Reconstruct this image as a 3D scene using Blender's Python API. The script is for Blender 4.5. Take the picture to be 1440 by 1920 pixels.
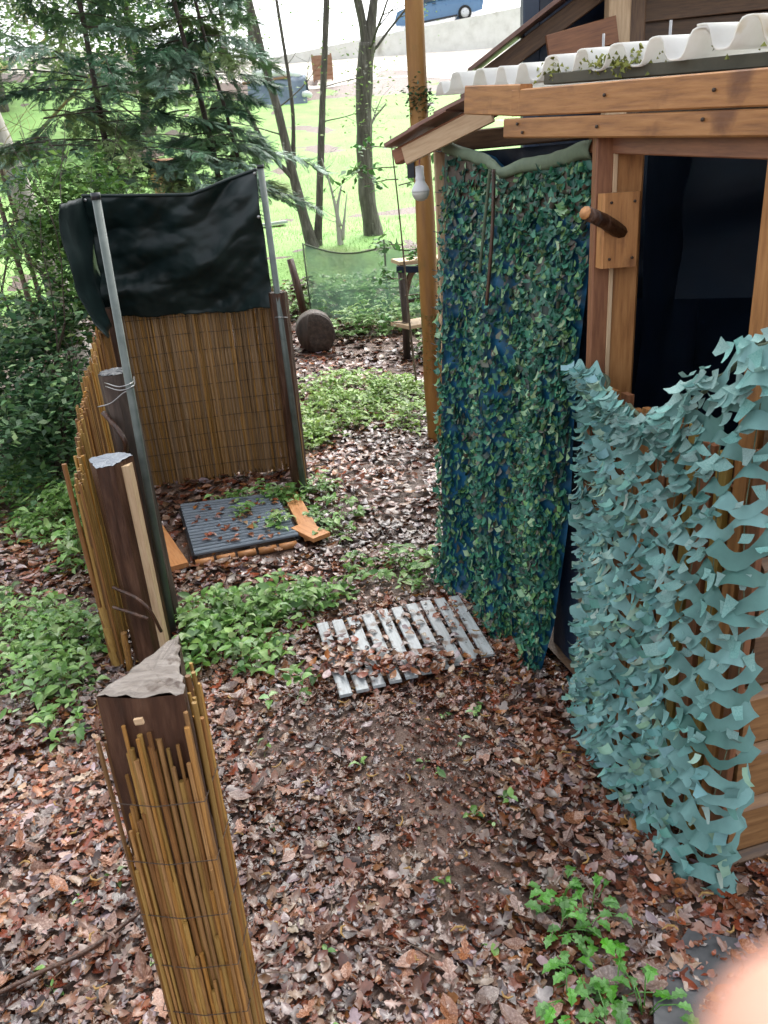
import bpy, math, random
import numpy as np
from mathutils import Vector, Matrix, noise as mnoise

S = bpy.context.scene
COL = S.collection
for o in list(bpy.data.objects):
    bpy.data.objects.remove(o, do_unlink=True)
rnd = random.Random(7)
rng = np.random.default_rng(11)
R_ = math.radians

# ------------------------------------------------------------------ camera
EYE = Vector((0, 0, 1.85))
pitch, roll = R_(22.5), R_(4.3)
r0 = Vector((1, 0, 0)); u0 = Vector((0, math.sin(pitch), math.cos(pitch))); d0 = Vector((0, math.cos(pitch), -math.sin(pitch)))
cr = r0 * math.cos(roll) - u0 * math.sin(roll)
cu = r0 * math.sin(roll) + u0 * math.cos(roll)
cam = bpy.data.cameras.new('camera'); camo = bpy.data.objects.new('camera', cam); COL.objects.link(camo)
camo.matrix_world = Matrix(((cr.x, cu.x, -d0.x, EYE.x), (cr.y, cu.y, -d0.y, EYE.y), (cr.z, cu.z, -d0.z, EYE.z), (0, 0, 0, 1)))
cam.sensor_fit = 'VERTICAL'; cam.sensor_height = 36; cam.lens = 36 * 1442 / 1920
cam.clip_start = 0.005; cam.clip_end = 3000
cam.dof.use_dof = True; cam.dof.focus_distance = 2.8; cam.dof.aperture_fstop = 9.5
S.camera = camo

# ------------------------------------------------------------------ sky, sun, exposure
SUN_EL, SUN_AZ = R_(58), R_(25)          # azimuth from +Y towards +X
w = bpy.data.worlds.new('World'); S.world = w; w.use_nodes = True
nt = w.node_tree; nt.nodes.clear()
sky = nt.nodes.new('ShaderNodeTexSky'); sky.sky_type = 'NISHITA'; sky.sun_disc = False
sky.sun_elevation = SUN_EL; sky.sun_rotation = SUN_AZ; sky.dust_density = 4.0; sky.air_density = 1.0; sky.ozone_density = 1.0
hs = nt.nodes.new('ShaderNodeHueSaturation'); hs.inputs['Saturation'].default_value = 0.25
bg = nt.nodes.new('ShaderNodeBackground'); bg.inputs[1].default_value = 0.15
wo = nt.nodes.new('ShaderNodeOutputWorld')
nt.links.new(sky.outputs[0], hs.inputs['Color']); nt.links.new(hs.outputs[0], bg.inputs[0]); nt.links.new(bg.outputs[0], wo.inputs[0])
sl = bpy.data.lights.new('sun', 'SUN'); sl.energy = 0.8; sl.angle = R_(60); sl.color = (1, .97, .92)
so = bpy.data.objects.new('sun', sl); COL.objects.link(so)
sd = Vector((math.sin(SUN_AZ) * math.cos(SUN_EL), math.cos(SUN_AZ) * math.cos(SUN_EL), math.sin(SUN_EL)))
so.rotation_euler = sd.to_track_quat('Z', 'Y').to_euler(); so.location = (3, 8, 20)
S.view_settings.view_transform = 'Standard'; S.view_settings.look = 'None'
S.view_settings.gamma = 1; S.view_settings.use_curve_mapping = False
S.view_settings.exposure = 1.9

# ------------------------------------------------------------------ materials
MATS = {}
def mat(name, cols, rough=.6, scale=8, stretch=(1, 1, 1), attr=False, rand=0, bump=.3, bdist=.004, bscale=None, spec=.5,
        transl=0, detail=6, spots=None, metal=0, coat=0, sat_rand=0, world=False, roughvar=.12):
    if name in MATS: return MATS[name]
    m = bpy.data.materials.new(name); m.use_nodes = True
    t = m.node_tree; N = t.nodes; L = t.links
    p = N['Principled BSDF']; out = N['Material Output']
    tc = N.new('ShaderNodeTexCoord'); mp = N.new('ShaderNodeMapping'); mp.inputs['Scale'].default_value = stretch
    if world:
        g = N.new('ShaderNodeNewGeometry'); L.new(g.outputs['Position'], mp.inputs[0])
    else:
        L.new(tc.outputs['Object'], mp.inputs[0])
    oi = N.new('ShaderNodeObjectInfo')
    if not world:
        mm = N.new('ShaderNodeMath'); mm.operation = 'MULTIPLY'; mm.inputs[1].default_value = 37.0
        L.new(oi.outputs['Random'], mm.inputs[0]); L.new(mm.outputs[0], mp.inputs['Location'])
    n = N.new('ShaderNodeTexNoise'); n.inputs['Scale'].default_value = scale; n.inputs['Detail'].default_value = detail
    n.inputs['Roughness'].default_value = .62
    L.new(mp.outputs[0], n.inputs['Vector'])
    rp = N.new('ShaderNodeValToRGB'); e = rp.color_ramp.elements
    ks = np.linspace(.28, .72, len(cols))
    e[0].position = ks[0]; e[0].color = (*cols[0], 1); e[1].position = ks[-1]; e[1].color = (*cols[-1], 1)
    for k, c in list(zip(ks, cols))[1:-1]:
        q = e.new(k); q.color = (*c, 1)
    L.new(n.outputs['Fac'], rp.inputs[0]); col = rp.outputs[0]
    if attr:
        a = N.new('ShaderNodeAttribute'); a.attribute_name = 'Col'
        mx = N.new('ShaderNodeMix'); mx.data_type = 'RGBA'; mx.blend_type = 'MULTIPLY'; mx.inputs[0].default_value = 1
        L.new(a.outputs['Color'], mx.inputs[6]); L.new(col, mx.inputs[7]); col = mx.outputs[2]
    if rand or sat_rand:
        h = N.new('ShaderNodeHueSaturation')
        m1 = N.new('ShaderNodeMapRange'); m1.inputs[3].default_value = 1 - rand; m1.inputs[4].default_value = 1 + rand
        L.new(oi.outputs['Random'], m1.inputs[0]); L.new(m1.outputs[0], h.inputs['Value'])
        if sat_rand:
            ml = N.new('ShaderNodeMath'); ml.operation = 'FRACT'; mq = N.new('ShaderNodeMath'); mq.operation = 'MULTIPLY'; mq.inputs[1].default_value = 17.3
            L.new(oi.outputs['Random'], mq.inputs[0]); L.new(mq.outputs[0], ml.inputs[0])
            m2 = N.new('ShaderNodeMapRange'); m2.inputs[3].default_value = 1 - sat_rand; m2.inputs[4].default_value = 1 + sat_rand * .4
            L.new(ml.outputs[0], m2.inputs[0]); L.new(m2.outputs[0], h.inputs['Saturation'])
        L.new(col, h.inputs['Color']); col = h.outputs[0]
    if spots:                       # (colour, scale, threshold, width)
        sc, ss, th, sw = spots
        n2 = N.new('ShaderNodeTexNoise'); n2.inputs['Scale'].default_value = ss; n2.inputs['Detail'].default_value = 5
        if world: L.new(g.outputs['Position'], n2.inputs['Vector'])
        else: L.new(tc.outputs['Object'], n2.inputs['Vector'])
        mr = N.new('ShaderNodeMapRange'); mr.inputs[1].default_value = th; mr.inputs[2].default_value = th + sw
        L.new(n2.outputs['Fac'], mr.inputs[0])
        mx2 = N.new('ShaderNodeMix'); mx2.data_type = 'RGBA'
        L.new(mr.outputs[0], mx2.inputs[0]); L.new(col, mx2.inputs[6]); mx2.inputs[7].default_value = (*sc, 1); col = mx2.outputs[2]
    L.new(col, p.inputs['Base Color'])
    rr = N.new('ShaderNodeMapRange'); rr.inputs[3].default_value = max(.03, rough - roughvar); rr.inputs[4].default_value = min(1, rough + roughvar)
    L.new(n.outputs['Fac'], rr.inputs[0]); L.new(rr.outputs[0], p.inputs['Roughness'])
    p.inputs['Specular IOR Level'].default_value = spec; p.inputs['Metallic'].default_value = metal
    if coat:
        p.inputs['Coat Weight'].default_value = coat; p.inputs['Coat Roughness'].default_value = .15
    if bump:
        b = N.new('ShaderNodeBump'); b.inputs['Strength'].default_value = bump; b.inputs['Distance'].default_value = bdist
        if bscale:
            n3 = N.new('ShaderNodeTexNoise'); n3.inputs['Scale'].default_value = bscale; n3.inputs['Detail'].default_value = 6
            L.new(mp.outputs[0], n3.inputs['Vector']); L.new(n3.outputs['Fac'], b.inputs['Height'])
        else: L.new(n.outputs['Fac'], b.inputs['Height'])
        L.new(b.outputs[0], p.inputs['Normal'])
    if transl:
        tr = N.new('ShaderNodeBsdfTranslucent'); L.new(col, tr.inputs[0])
        ms = N.new('ShaderNodeMixShader'); ms.inputs[0].default_value = transl
        L.new(p.outputs[0], ms.inputs[1]); L.new(tr.outputs[0], ms.inputs[2]); L.new(ms.outputs[0], out.inputs[0])
    MATS[name] = m
    return m

GR = (9, 90, 90)      # wood grain: long along local x
M_soil = mat('forest_soil', [(.05, .028, .019), (.10, .058, .042), (.16, .105, .078)], .55, 9, world=True, bump=.8, bdist=.03, bscale=30)
M_lawn = mat('lawn_grass', [(.14, .29, .065), (.20, .37, .095), (.26, .43, .13)], .8, 1.3, world=True, bump=.8, bdist=.03, bscale=25, spots=((.13, .19, .05), .8, .55, .2))
M_litter = mat('leaf_litter', [(.55, .52, .52), (1.1, 1.05, 1.05)], .24, 45, attr=True, bump=.3, bdist=.003, spec=.6, transl=.06, world=True, roughvar=.1)
M_leafobj = mat('fallen_leaf', [(.10, .036, .02), (.20, .092, .054), (.33, .20, .14)], .24, 14, bump=.4, bdist=.003, spec=.6, rand=.45, sat_rand=.55, transl=.05)
M_cover = mat('cover_leaf', [(.75, .78, .7), (1.1, 1.1, 1.0)], .42, 40, attr=True, transl=.3, bump=.2, bdist=.002, world=True)
M_green = mat('foliage', [(.7, .7, .7), (1.1, 1.1, 1.1)], .5, 9, attr=True, transl=.28, bump=0, world=True)
M_needle = mat('needle_foliage', [(.7, .7, .7), (1.15, 1.15, 1.15)], .5, 7, attr=True, transl=.12, bump=0, world=True)
M_wood = mat('sawn_timber', [(.20, .078, .022), (.36, .16, .05), (.46, .225, .08)], .55, 1.0, (7, 70, 70), bump=.45, bdist=.003, rand=.16, spots=((.15, .058, .02), 7, .6, .12))
M_woodp = mat('pale_timber', [(.38, .25, .14), (.5, .35, .21), (.56, .42, .27)], .6, 1.0, GR, bump=.2, bdist=.002, rand=.1)
M_woodr = mat('red_timber', [(.14, .05, .022), (.22, .09, .04), (.29, .13, .06)], .55, 1.0, GR, bump=.3, bdist=.002, rand=.15)
M_woodd = mat('dark_board', [(.06, .03, .015), (.11, .06, .03), (.16, .09, .045)], .55, 1.0, GR, bump=.4, bdist=.003, rand=.25)
M_log = mat('log_board', [(.11, .05, .018), (.19, .095, .036), (.25, .135, .055)], .5, .8, GR, bump=.3, bdist=.003, rand=.12)
M_gslat = mat('weathered_slat', [(.24, .255, .26), (.36, .385, .39), (.46, .485, .50)], .35, 1.0, GR, bump=.3, bdist=.002, rand=.15, spots=((.13, .085, .06), 14, .56, .12))
M_reed = mat('reed_cane', [(.145, .058, .010), (.26, .122, .022), (.36, .185, .042)], .5, 3, (1.2, 1.2, 4), bump=.3, bdist=.002, rand=.45, sat_rand=.14, spots=((.08, .03, .008), 5, .56, .12))
M_reedd = mat('back_screen_reed', [(.17, .085, .025), (.26, .14, .045), (.34, .20, .07)], .5, 3, (1.2, 1.2, 4), bump=.3, bdist=.002, rand=.4, sat_rand=.25, spots=((.06, .028, .01), 4, .58, .1))  # duller reed tone for the cabin's back screen
M_bark = mat('dark_bark', [(.02, .013, .01), (.05, .033, .025), (.10, .07, .055)], .6, 6, (4, 4, .6), bump=1, bdist=.012, bscale=9)
M_barkw = mat('wet_brown_bark', [(.016, .007, .004), (.05, .02, .01), (.12, .06, .034)], .42, 5, (6, 6, .7), bump=1, bdist=.012, bscale=9)
M_endgrain = mat('grey_end_grain', [(.065, .05, .04), (.135, .112, .095), (.21, .185, .165)], .55, 16, (1, 5, 1), bump=.9, bdist=.006, spots=((.05, .03, .02), 26, .57, .06))
M_blueend = mat('wet_end_grain', [(.10, .115, .14), (.155, .175, .205), (.21, .235, .27)], .45, 12, bump=.3, bdist=.002)
M_trunkbark = mat('grey_tree_bark', [(.035, .032, .024), (.085, .078, .06), (.17, .16, .135)], .75, 5, (5, 5, .9), bump=1, bdist=.02, bscale=8, spots=((.4, .4, .36), 7, .67, .05))
M_orange = mat('orange_trunk_wood', [(.20, .085, .018), (.30, .14, .03), (.37, .19, .05)], .55, 4, (3, 3, .5), bump=.5, bdist=.006, bscale=14, spots=((.10, .10, .02), 3.2, .58, .12))
M_moss = mat('moss', [(.08, .10, .015), (.17, .19, .03), (.28, .28, .06)], .8, 40, bump=.8, bdist=.006)
M_twig = mat('twig_bark', [(.05, .03, .02), (.12, .08, .055), (.2, .15, .11)], .7, 20, bump=.3, bdist=.002)
M_mtwig = mat('mossy_twig', [(.16, .15, .04), (.27, .24, .08), (.3, .27, .16)], .8, 20, bump=.3, bdist=.002)
M_tarp = mat('dark_green_tarp', [(.003, .008, .008), (.006, .014, .014), (.010, .022, .021)], .42, 5, bump=.12, bdist=.008, bscale=5, spec=.3)
M_blue = mat('blue_tarp', [(.006, .045, .09), (.008, .075, .15), (.012, .11, .25)], .4, 6, bump=.3, bdist=.006)
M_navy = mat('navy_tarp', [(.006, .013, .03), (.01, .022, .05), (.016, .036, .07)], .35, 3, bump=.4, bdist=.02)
M_net = mat('teal_net_fabric', [(.78, .8, .8), (1.1, 1.08, 1.06)], .62, 18, attr=True, bump=.2, bdist=.002, transl=.18, world=True)
M_netobj = mat('teal_net_flap', [(.10, .26, .24), (.16, .34, .315), (.25, .42, .38)], .6, 12, bump=.2, bdist=.002, transl=.18, rand=.22, sat_rand=.35)
M_cnet = mat('green_camo_fabric', [(.8, .8, .8), (1.1, 1.1, 1.1)], .5, 20, attr=True, bump=.15, bdist=.002, transl=.1, world=True)
M_cg1 = mat('dark_green_flap', [(.012, .05, .03), (.02, .075, .045), (.03, .095, .06)], .45, 10, bump=.1, rand=.3, transl=.1)
M_cg2 = mat('olive_flap', [(.09, .15, .05), (.14, .21, .08), (.18, .26, .11)], .5, 10, bump=.1, rand=.3, transl=.1)
M_cg3 = mat('brown_flap', [(.05, .035, .025), (.085, .06, .045), (.12, .09, .07)], .5, 10, bump=.1, rand=.3, transl=.1)
M_hem = mat('green_hem', [(.10, .14, .09), (.15, .20, .13)], .7, 30, bump=.3)
M_rope = mat('green_rope', [(.05, .07, .04), (.10, .13, .08)], .8, 60, bump=.6, bdist=.003)
M_pole = mat('galvanised_pole', [(.06, .078, .07), (.095, .115, .105), (.13, .15, .14)], .45, 15, bump=.15, bdist=.001, metal=.15)
M_wire = mat('steel_wire', [(.25, .25, .25), (.4, .4, .4)], .35, 30, bump=0, metal=.8)
M_rwire = mat('rusty_wire', [(.03, .018, .012), (.06, .035, .02)], .7, 30, bump=0)
M_black = mat('black_plastic', [(.012, .014, .018), (.02, .023, .03)], .32, 20, bump=.1)
M_bslat = mat('grey_blue_slat', [(.11, .14, .175), (.17, .205, .245)], .3, 12, bump=.15, rand=.15)
M_roof = mat('translucent_roof_sheet', [(.78, .77, .72), (.86, .86, .83), (.9, .9, .88)], .35, 6, bump=.15, bdist=.003, transl=.5, spots=((.6, .48, .26), 4.5, .66, .12))
M_under = mat('felt_underside', [(.05, .05, .035), (.09, .085, .06)], .8, 15, bump=.4)
M_shing = mat('wet_shingle', [(.10, .045, .03), (.18, .09, .065), (.26, .15, .12)], .4, 8, bump=.4, rand=.2)
M_white = mat('white_plastic', [(.72, .74, .76), (.8, .82, .84)], .35, 8, bump=0, transl=.15)
M_glow = mat('frosted_bulb', [(.6, .6, .55), (.7, .7, .65)], .3, 8, bump=0, transl=.35)
M_stone = mat('dark_slab', [(.035, .037, .04), (.06, .062, .066), (.09, .09, .095)], .5, 12, bump=.5, bdist=.004)
M_conc = mat('pale_concrete', [(.55, .54, .51), (.68, .67, .64), (.76, .75, .73)], .8, 2, world=True, bump=.3, bdist=.01, spots=((.42, .40, .35), .8, .6, .1))
M_gravel = mat('pale_gravel', [(.50, .45, .38), (.62, .57, .50), (.72, .68, .61)], .85, 4, world=True, bump=.6, bdist=.03, bscale=30)
M_skin = mat('skin', [(.50, .25, .185), (.57, .30, .225)], .5, 60, bump=.15, bdist=.0004)
M_nail = mat('finger_nail', [(.66, .42, .35), (.7, .46, .4)], .3, 30, bump=0)
M_car = mat('blue_car_paint', [(.07, .17, .33), (.08, .19, .36)], .3, 4, bump=0, coat=.6)
M_glass = mat('dark_glass', [(.03, .045, .06), (.05, .065, .08)], .1, 4, bump=0)
M_tyre = mat('tyre_rubber', [(.012, .012, .012), (.02, .02, .02)], .8, 20, bump=.1)
M_rim = mat('silver_rim', [(.5, .5, .5), (.6, .6, .6)], .3, 20, bump=0, metal=.6)
M_btarp = mat('blue_grey_tarp', [(.08, .11, .16), (.12, .16, .22), (.2, .25, .32)], .45, 3, bump=.4, bdist=.03)
M_brick = mat('red_brown_crate', [(.25, .13, .08), (.36, .2, .13)], .8, 5, bump=.3)
M_col = {k: mat('painted_' + k, [tuple(x * .85 for x in c), c], .5, 6, bump=.1) for k, c in
         dict(red=(.5, .09, .05), pink=(.55, .25, .25), brick=(.42, .22, .13), blue=(.04, .16, .45)).items()}
# green see-through mesh fabric
M_mesh = bpy.data.materials.new('green_mesh'); M_mesh.use_nodes = True
_n = M_mesh.node_tree.nodes; _l = M_mesh.node_tree.links
_p = _n['Principled BSDF']; _p.inputs['Base Color'].default_value = (.26, .46, .33, 1); _p.inputs['Roughness'].default_value = .7
_t = _n.new('ShaderNodeBsdfTransparent'); _m = _n.new('ShaderNodeMixShader'); _w = _n.new('ShaderNodeTexNoise'); _w.inputs['Scale'].default_value = 5
_r = _n.new('ShaderNodeMapRange'); _r.inputs[1].default_value = .3; _r.inputs[2].default_value = .7; _r.inputs[3].default_value = .45; _r.inputs[4].default_value = .72
_l.new(_w.outputs['Fac'], _r.inputs[0]); _l.new(_r.outputs[0], _m.inputs[0]); _l.new(_t.outputs[0], _m.inputs[1]); _l.new(_p.outputs[0], _m.inputs[2]); _l.new(_m.outputs[0], _n['Material Output'].inputs[0])

# ------------------------------------------------------------------ object helpers
def tag(o, label=None, cat=None, group=None, kind=None):
    if label: o['label'] = label
    if cat: o['category'] = cat
    if group: o['group'] = group
    if kind: o['kind'] = kind
    return o
def empty(name, loc=(0, 0, 0), rz=0, label=None, cat=None, group=None):
    o = bpy.data.objects.new(name, None); COL.objects.link(o); o.location = loc; o.rotation_euler = (0, 0, rz)
    o.empty_display_size = .1
    bpy.context.view_layer.update()
    return tag(o, label, cat, group)
def link(name, me, m=None, parent=None, world=True):
    o = bpy.data.objects.new(name, me); COL.objects.link(o)
    if m is not None and not me.materials: me.materials.append(m)
    if parent is not None:
        o.parent = parent
        if world: o.matrix_parent_inverse = parent.matrix_world.inverted()
    return o
def pm(name, V, F, m=None, parent=None, smooth=False, world=True):
    me = bpy.data.meshes.new(name); me.from_pydata([tuple(v) for v in V], [], F); me.update()
    if smooth: me.polygons.foreach_set('use_smooth', [True] * len(me.polygons))
    return link(name, me, m, parent, world)
def npmesh(name, V, F, C=None, m=None, parent=None, smooth=False):
    me = bpy.data.meshes.new(name); V = np.asarray(V, np.float32); F = np.asarray(F, np.int32)
    n, k = F.shape
    me.vertices.add(len(V)); me.vertices.foreach_set('co', V.ravel())
    me.loops.add(n * k); me.loops.foreach_set('vertex_index', F.ravel())
    me.polygons.add(n); me.polygons.foreach_set('loop_start', np.arange(0, n * k, k, dtype=np.int32))
    try: me.polygons.foreach_set('loop_total', np.full(n, k, np.int32))
    except Exception: pass
    me.update(calc_edges=True)
    if smooth: me.polygons.foreach_set('use_smooth', np.ones(n, bool))
    if C is not None:
        a = me.color_attributes.new('Col', 'FLOAT_COLOR', 'POINT')
        a.data.foreach_set('color', np.concatenate([C, np.ones((len(C), 1))], 1).astype(np.float32).ravel())
    return link(name, me, m, parent)
def scatter(templ, P, Rm, sc, col):
    """templ (V,F); P (n,3); Rm (n,3,3); sc (n,) or (n,3); col (n,3) -> V,F,C"""
    tv, tf = templ; n = len(P); k = len(tv)
    sc = np.asarray(sc); sc = sc[:, None] * np.ones((1, 3)) if sc.ndim == 1 else sc
    q = tv[None] * sc[:, None, :]
    V = np.einsum('nij,nkj->nki', Rm, q) + P[:, None, :]
    F = tf[None] + (np.arange(n) * k)[:, None, None]
    return V.reshape(-1, 3), F.reshape(-1, tf.shape[1]), np.repeat(col, k, 0)
def rots(yaw, tilt, tdir, spin=None):
    n = len(yaw); c, s = np.cos(yaw), np.sin(yaw); Z = np.zeros((n, 3, 3)); Z[:, 0, 0] = c; Z[:, 0, 1] = -s; Z[:, 1, 0] = s; Z[:, 1, 1] = c; Z[:, 2, 2] = 1
    ax = np.stack([np.cos(tdir), np.sin(tdir), np.zeros(n)], 1)
    K = np.zeros((n, 3, 3)); K[:, 0, 1] = -ax[:, 2]; K[:, 0, 2] = ax[:, 1]; K[:, 1, 0] = ax[:, 2]; K[:, 1, 2] = -ax[:, 0]; K[:, 2, 0] = -ax[:, 1]; K[:, 2, 1] = ax[:, 0]
    T = np.eye(3)[None] + np.sin(tilt)[:, None, None] * K + (1 - np.cos(tilt))[:, None, None] * (K @ K)
    return T @ Z
def frame(x, up=Vector((0, 0, 1))):
    x = Vector(x).normalized(); up = Vector(up)
    if abs(x.dot(up)) > .98: up = Vector((0, 1, 0)) if abs(x.y) < .9 else Vector((1, 0, 0))
    y = up.cross(x).normalized(); z = x.cross(y)
    return x, y, z
def board(name, p0, p1, wid, th, m, parent=None, up=(0, 0, 1), ch=None, wob=.0):
    """timber from p0 to p1; wid is the size along 'up', th across"""
    p0, p1 = Vector(p0), Vector(p1); Ln = (p1 - p0).length; x, y, z = frame(p1 - p0, Vector(up))
    c = ch if ch is not None else min(wid, th) * .08
    a, b = th / 2, wid / 2
    sec = [(-a + c, -b), (a - c, -b), (a, -b + c), (a, b - c), (a - c, b), (-a + c, b), (-a, b - c), (-a, -b + c)]
    V = []; n = 3
    for i in range(n):
        t = -Ln / 2 + Ln * i / (n - 1); oy, oz = (rnd.uniform(-wob, wob), rnd.uniform(-wob, wob)) if i == 1 else (0, 0)
        V += [(t, s[0] + oy, s[1] + oz) for s in sec]
    F = [[i * 8 + j, i * 8 + (j + 1) % 8, (i + 1) * 8 + (j + 1) % 8, (i + 1) * 8 + j] for i in range(n - 1) for j in range(8)]
    F += [list(range(7, -1, -1)), [(n - 1) * 8 + j for j in range(8)]]
    me = bpy.data.meshes.new(name); me.from_pydata(V, [], F); me.update()
    o = link(name, me, m, None)
    mid = (p0 + p1) / 2
    M = Matrix(((x.x, y.x, z.x, mid.x), (x.y, y.y, z.y, mid.y), (x.z, y.z, z.z, mid.z), (0, 0, 0, 1)))
    if parent is not None:
        o.parent = parent; o.matrix_parent_inverse = parent.matrix_world.inverted()
    o.matrix_world = M; o.matrix_basis = M
    return o
def tubedata(pts, rad, seg=8, cap=True, lump=0, V=None, F=None):
    V = [] if V is None else V; F = [] if F is None else F
    base = len(V); n = len(pts); pts = [Vector(p) for p in pts]
    prev = None
    for i, p in enumerate(pts):
        t = (pts[min(i + 1, n - 1)] - pts[max(i - 1, 0)])
        t.normalize()
        if prev is None:
            x, y, z = frame(t); a, b = y, z
        else:
            a = (prev - t * prev.dot(t)).normalized(); b = t.cross(a)
        prev = a
        r = rad[i] if hasattr(rad, '__len__') else rad
        for j in range(seg):
            an = 2 * math.pi * j / seg
            rr = r * (1 + (mnoise.noise(p * 3 + Vector((math.cos(an), math.sin(an), 0)) * 1.3) * lump if lump else 0))
            V.append(p + a * math.cos(an) * rr + b * math.sin(an) * rr)
    for i in range(n - 1):
        for j in range(seg):
            F.append([base + i * seg + j, base + i * seg + (j + 1) % seg, base + (i + 1) * seg + (j + 1) % seg, base + (i + 1) * seg + j])
    if cap:
        F.append([base + j for j in range(seg - 1, -1, -1)]); F.append([base + (n - 1) * seg + j for j in range(seg)])
    return V, F
def tube(name, pts, rad, m, parent=None, seg=8, lump=0, smooth=True):
    V, F = tubedata(pts, rad, seg, True, lump)
    return pm(name, V, F, m, parent, smooth)
def lathe(name, prof, m, parent=None, seg=20, loc=(0, 0, 0)):
    V = [(r * math.cos(2 * math.pi * j / seg) + loc[0], r * math.sin(2 * math.pi * j / seg) + loc[1], z + loc[2]) for r, z in prof for j in range(seg)]
    n = len(prof)
    F = [[i * seg + j, i * seg + (j + 1) % seg, (i + 1) * seg + (j + 1) % seg, (i + 1) * seg + j] for i in range(n - 1) for j in range(seg)]
    F += [list(range(seg - 1, -1, -1)), [(n - 1) * seg + j for j in range(seg)]]
    return pm(name, V, F, m, parent, True)
def gridsurf(name, fn, nu, nv, m, parent=None, thick=0, smooth=True):
    V = [fn(i / nu, j / nv) for j in range(nv + 1) for i in range(nu + 1)]
    F = [[j * (nu + 1) + i, j * (nu + 1) + i + 1, (j + 1) * (nu + 1) + i + 1, (j + 1) * (nu + 1) + i] for j in range(nv) for i in range(nu)]
    o = pm(name, V, F, m, parent, smooth)
    if thick:
        md = o.modifiers.new('thickness', 'SOLIDIFY'); md.thickness = thick; md.offset = 0
    return o
def lerp(a, b, t): return a + (b - a) * t
def vn(x, y, z=0): return mnoise.noise(Vector((x, y, z)))
def curve_pts(pts, n=12):
    """Catmull-Rom through pts"""
    P = [Vector(p) for p in pts]; P = [P[0] * 2 - P[1]] + P + [P[-1] * 2 - P[-2]]; out = []
    for i in range(1, len(P) - 2):
        for k in range(n):
            t = k / n; a, b, c, d = P[i - 1], P[i], P[i + 1], P[i + 2]
            out.append(.5 * ((2 * b) + (c - a) * t + (2 * a - 5 * b + 4 * c - d) * t * t + (3 * b - a - 3 * c + d) * t ** 3))
    out.append(P[-2]); return out

# ------------------------------------------------------------------ ground
KY = [-400, 0, 9, 11, 12.6, 13.5, 17, 34, 37.5, 41, 60, 120, 2000]
KZ = [0, 0, .05, .28, 1.05, 1.2, 1.35, 5.35, 6.5, 7.7, 7.6, 5.0, 5.0]
def terr(x, y):
    z = np.interp(y, KY, KZ)
    left = np.clip((-x - 3) / 12, 0, 1) * np.clip((y - 14) / 20, 0, 1)
    return z + left * 1.5 + .02 * np.sin(x * 1.7 + y * .8) * np.sin(y * 1.3 - x * .4) * np.clip(y / 2, 0, 1)
def nonuni(a, b, dense0, dense1, step, far):
    pts = list(np.arange(dense0, dense1, step)); 
    q = dense1; s = step
    while q < b: pts.append(q); s *= 1.25; q += s
    pts.append(b); q = dense0 - step; s = step; pre = []
    while q > a: pre.append(q); s *= 1.25; q -= s
    pre.append(a)
    return np.array(sorted(pre) + pts)
def sheet(name, xs, ys, dz=0, m=None, micro=0):
    X, Y = np.meshgrid(xs, ys); Z = terr(X, Y) + dz
    if micro:
        Z = Z + np.vectorize(lambda a, b: vn(a * 1.6, b * 1.6) * .03 + vn(a * 5, b * 5, 3) * .012)(X, Y) * (Y < 13) * (Y > -3)
    V = np.stack([X, Y, Z], -1).reshape(-1, 3); nx, ny = len(xs), len(ys)
    i, j = np.meshgrid(np.arange(nx - 1), np.arange(ny - 1)); b = (j * nx + i).ravel()
    return npmesh(name, V, np.stack([b, b + 1, b + nx + 1, b + nx], 1), None, m, smooth=True)
gx = nonuni(-900, 900, -3.5, 2.5, .12, 1); gyv = nonuni(-400, 1800, 0, 13, .12, 1)
ground = sheet('ground', gx, gyv, 0, M_soil, 1)
tag(ground, 'leaf strewn brown woodland soil', 'ground', kind='structure')
lawn = sheet('lawn', np.linspace(-45, 40, 90), np.concatenate([np.linspace(11.6, 14, 12), np.linspace(14.5, 38, 50)]), .012, M_lawn)
tag(lawn, 'bright green sloping meadow behind the woodland edge', 'lawn', kind='structure')
def gravel_fn(u, v):
    x = lerp(-14, 30, u); y = lerp(36.2 + .5 * math.sin(x), 41.3, v); return (x, y, float(terr(np.array(x), np.array(y))) + .03)
gv = gridsurf('gravel_bank', gravel_fn, 60, 8, M_gravel); tag(gv, 'pale gravel bank below the concrete wall', 'gravel', kind='structure')
def zr(x): return 8.85 + .11 * (x - 5)
def road_fn(u, v):
    x = lerp(-8, 40, u); return (x, lerp(41.2, 49, v), zr(x))
rd = gridsurf('road', road_fn, 40, 2, M_conc); tag(rd, 'pale concrete road above the retaining wall', 'road', kind='structure')
V = []; n = 40
for i in range(n + 1):
    x = lerp(-8, 40, i / n)
    for (y, z) in ((41.0, 7.3), (41.0, zr(x) + .05), (41.18, zr(x) + .05), (41.18, 7.3)): V.append((x, y, z))
F = [[i * 4 + j, i * 4 + j + 1, i * 4 + j + 5, i * 4 + j + 4] for i in range(n) for j in range(3)]
rw = pm('retaining_wall', V, F, M_conc); tag(rw, 'long pale concrete retaining wall holding up the road', 'wall')

def micro_z(x, y):
    return float(terr(np.array(x), np.array(y))) + ((vn(x * 1.6, y * 1.6) * .03 + vn(x * 5, y * 5, 3) * .012) if -3 < y < 13 else 0)

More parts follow.
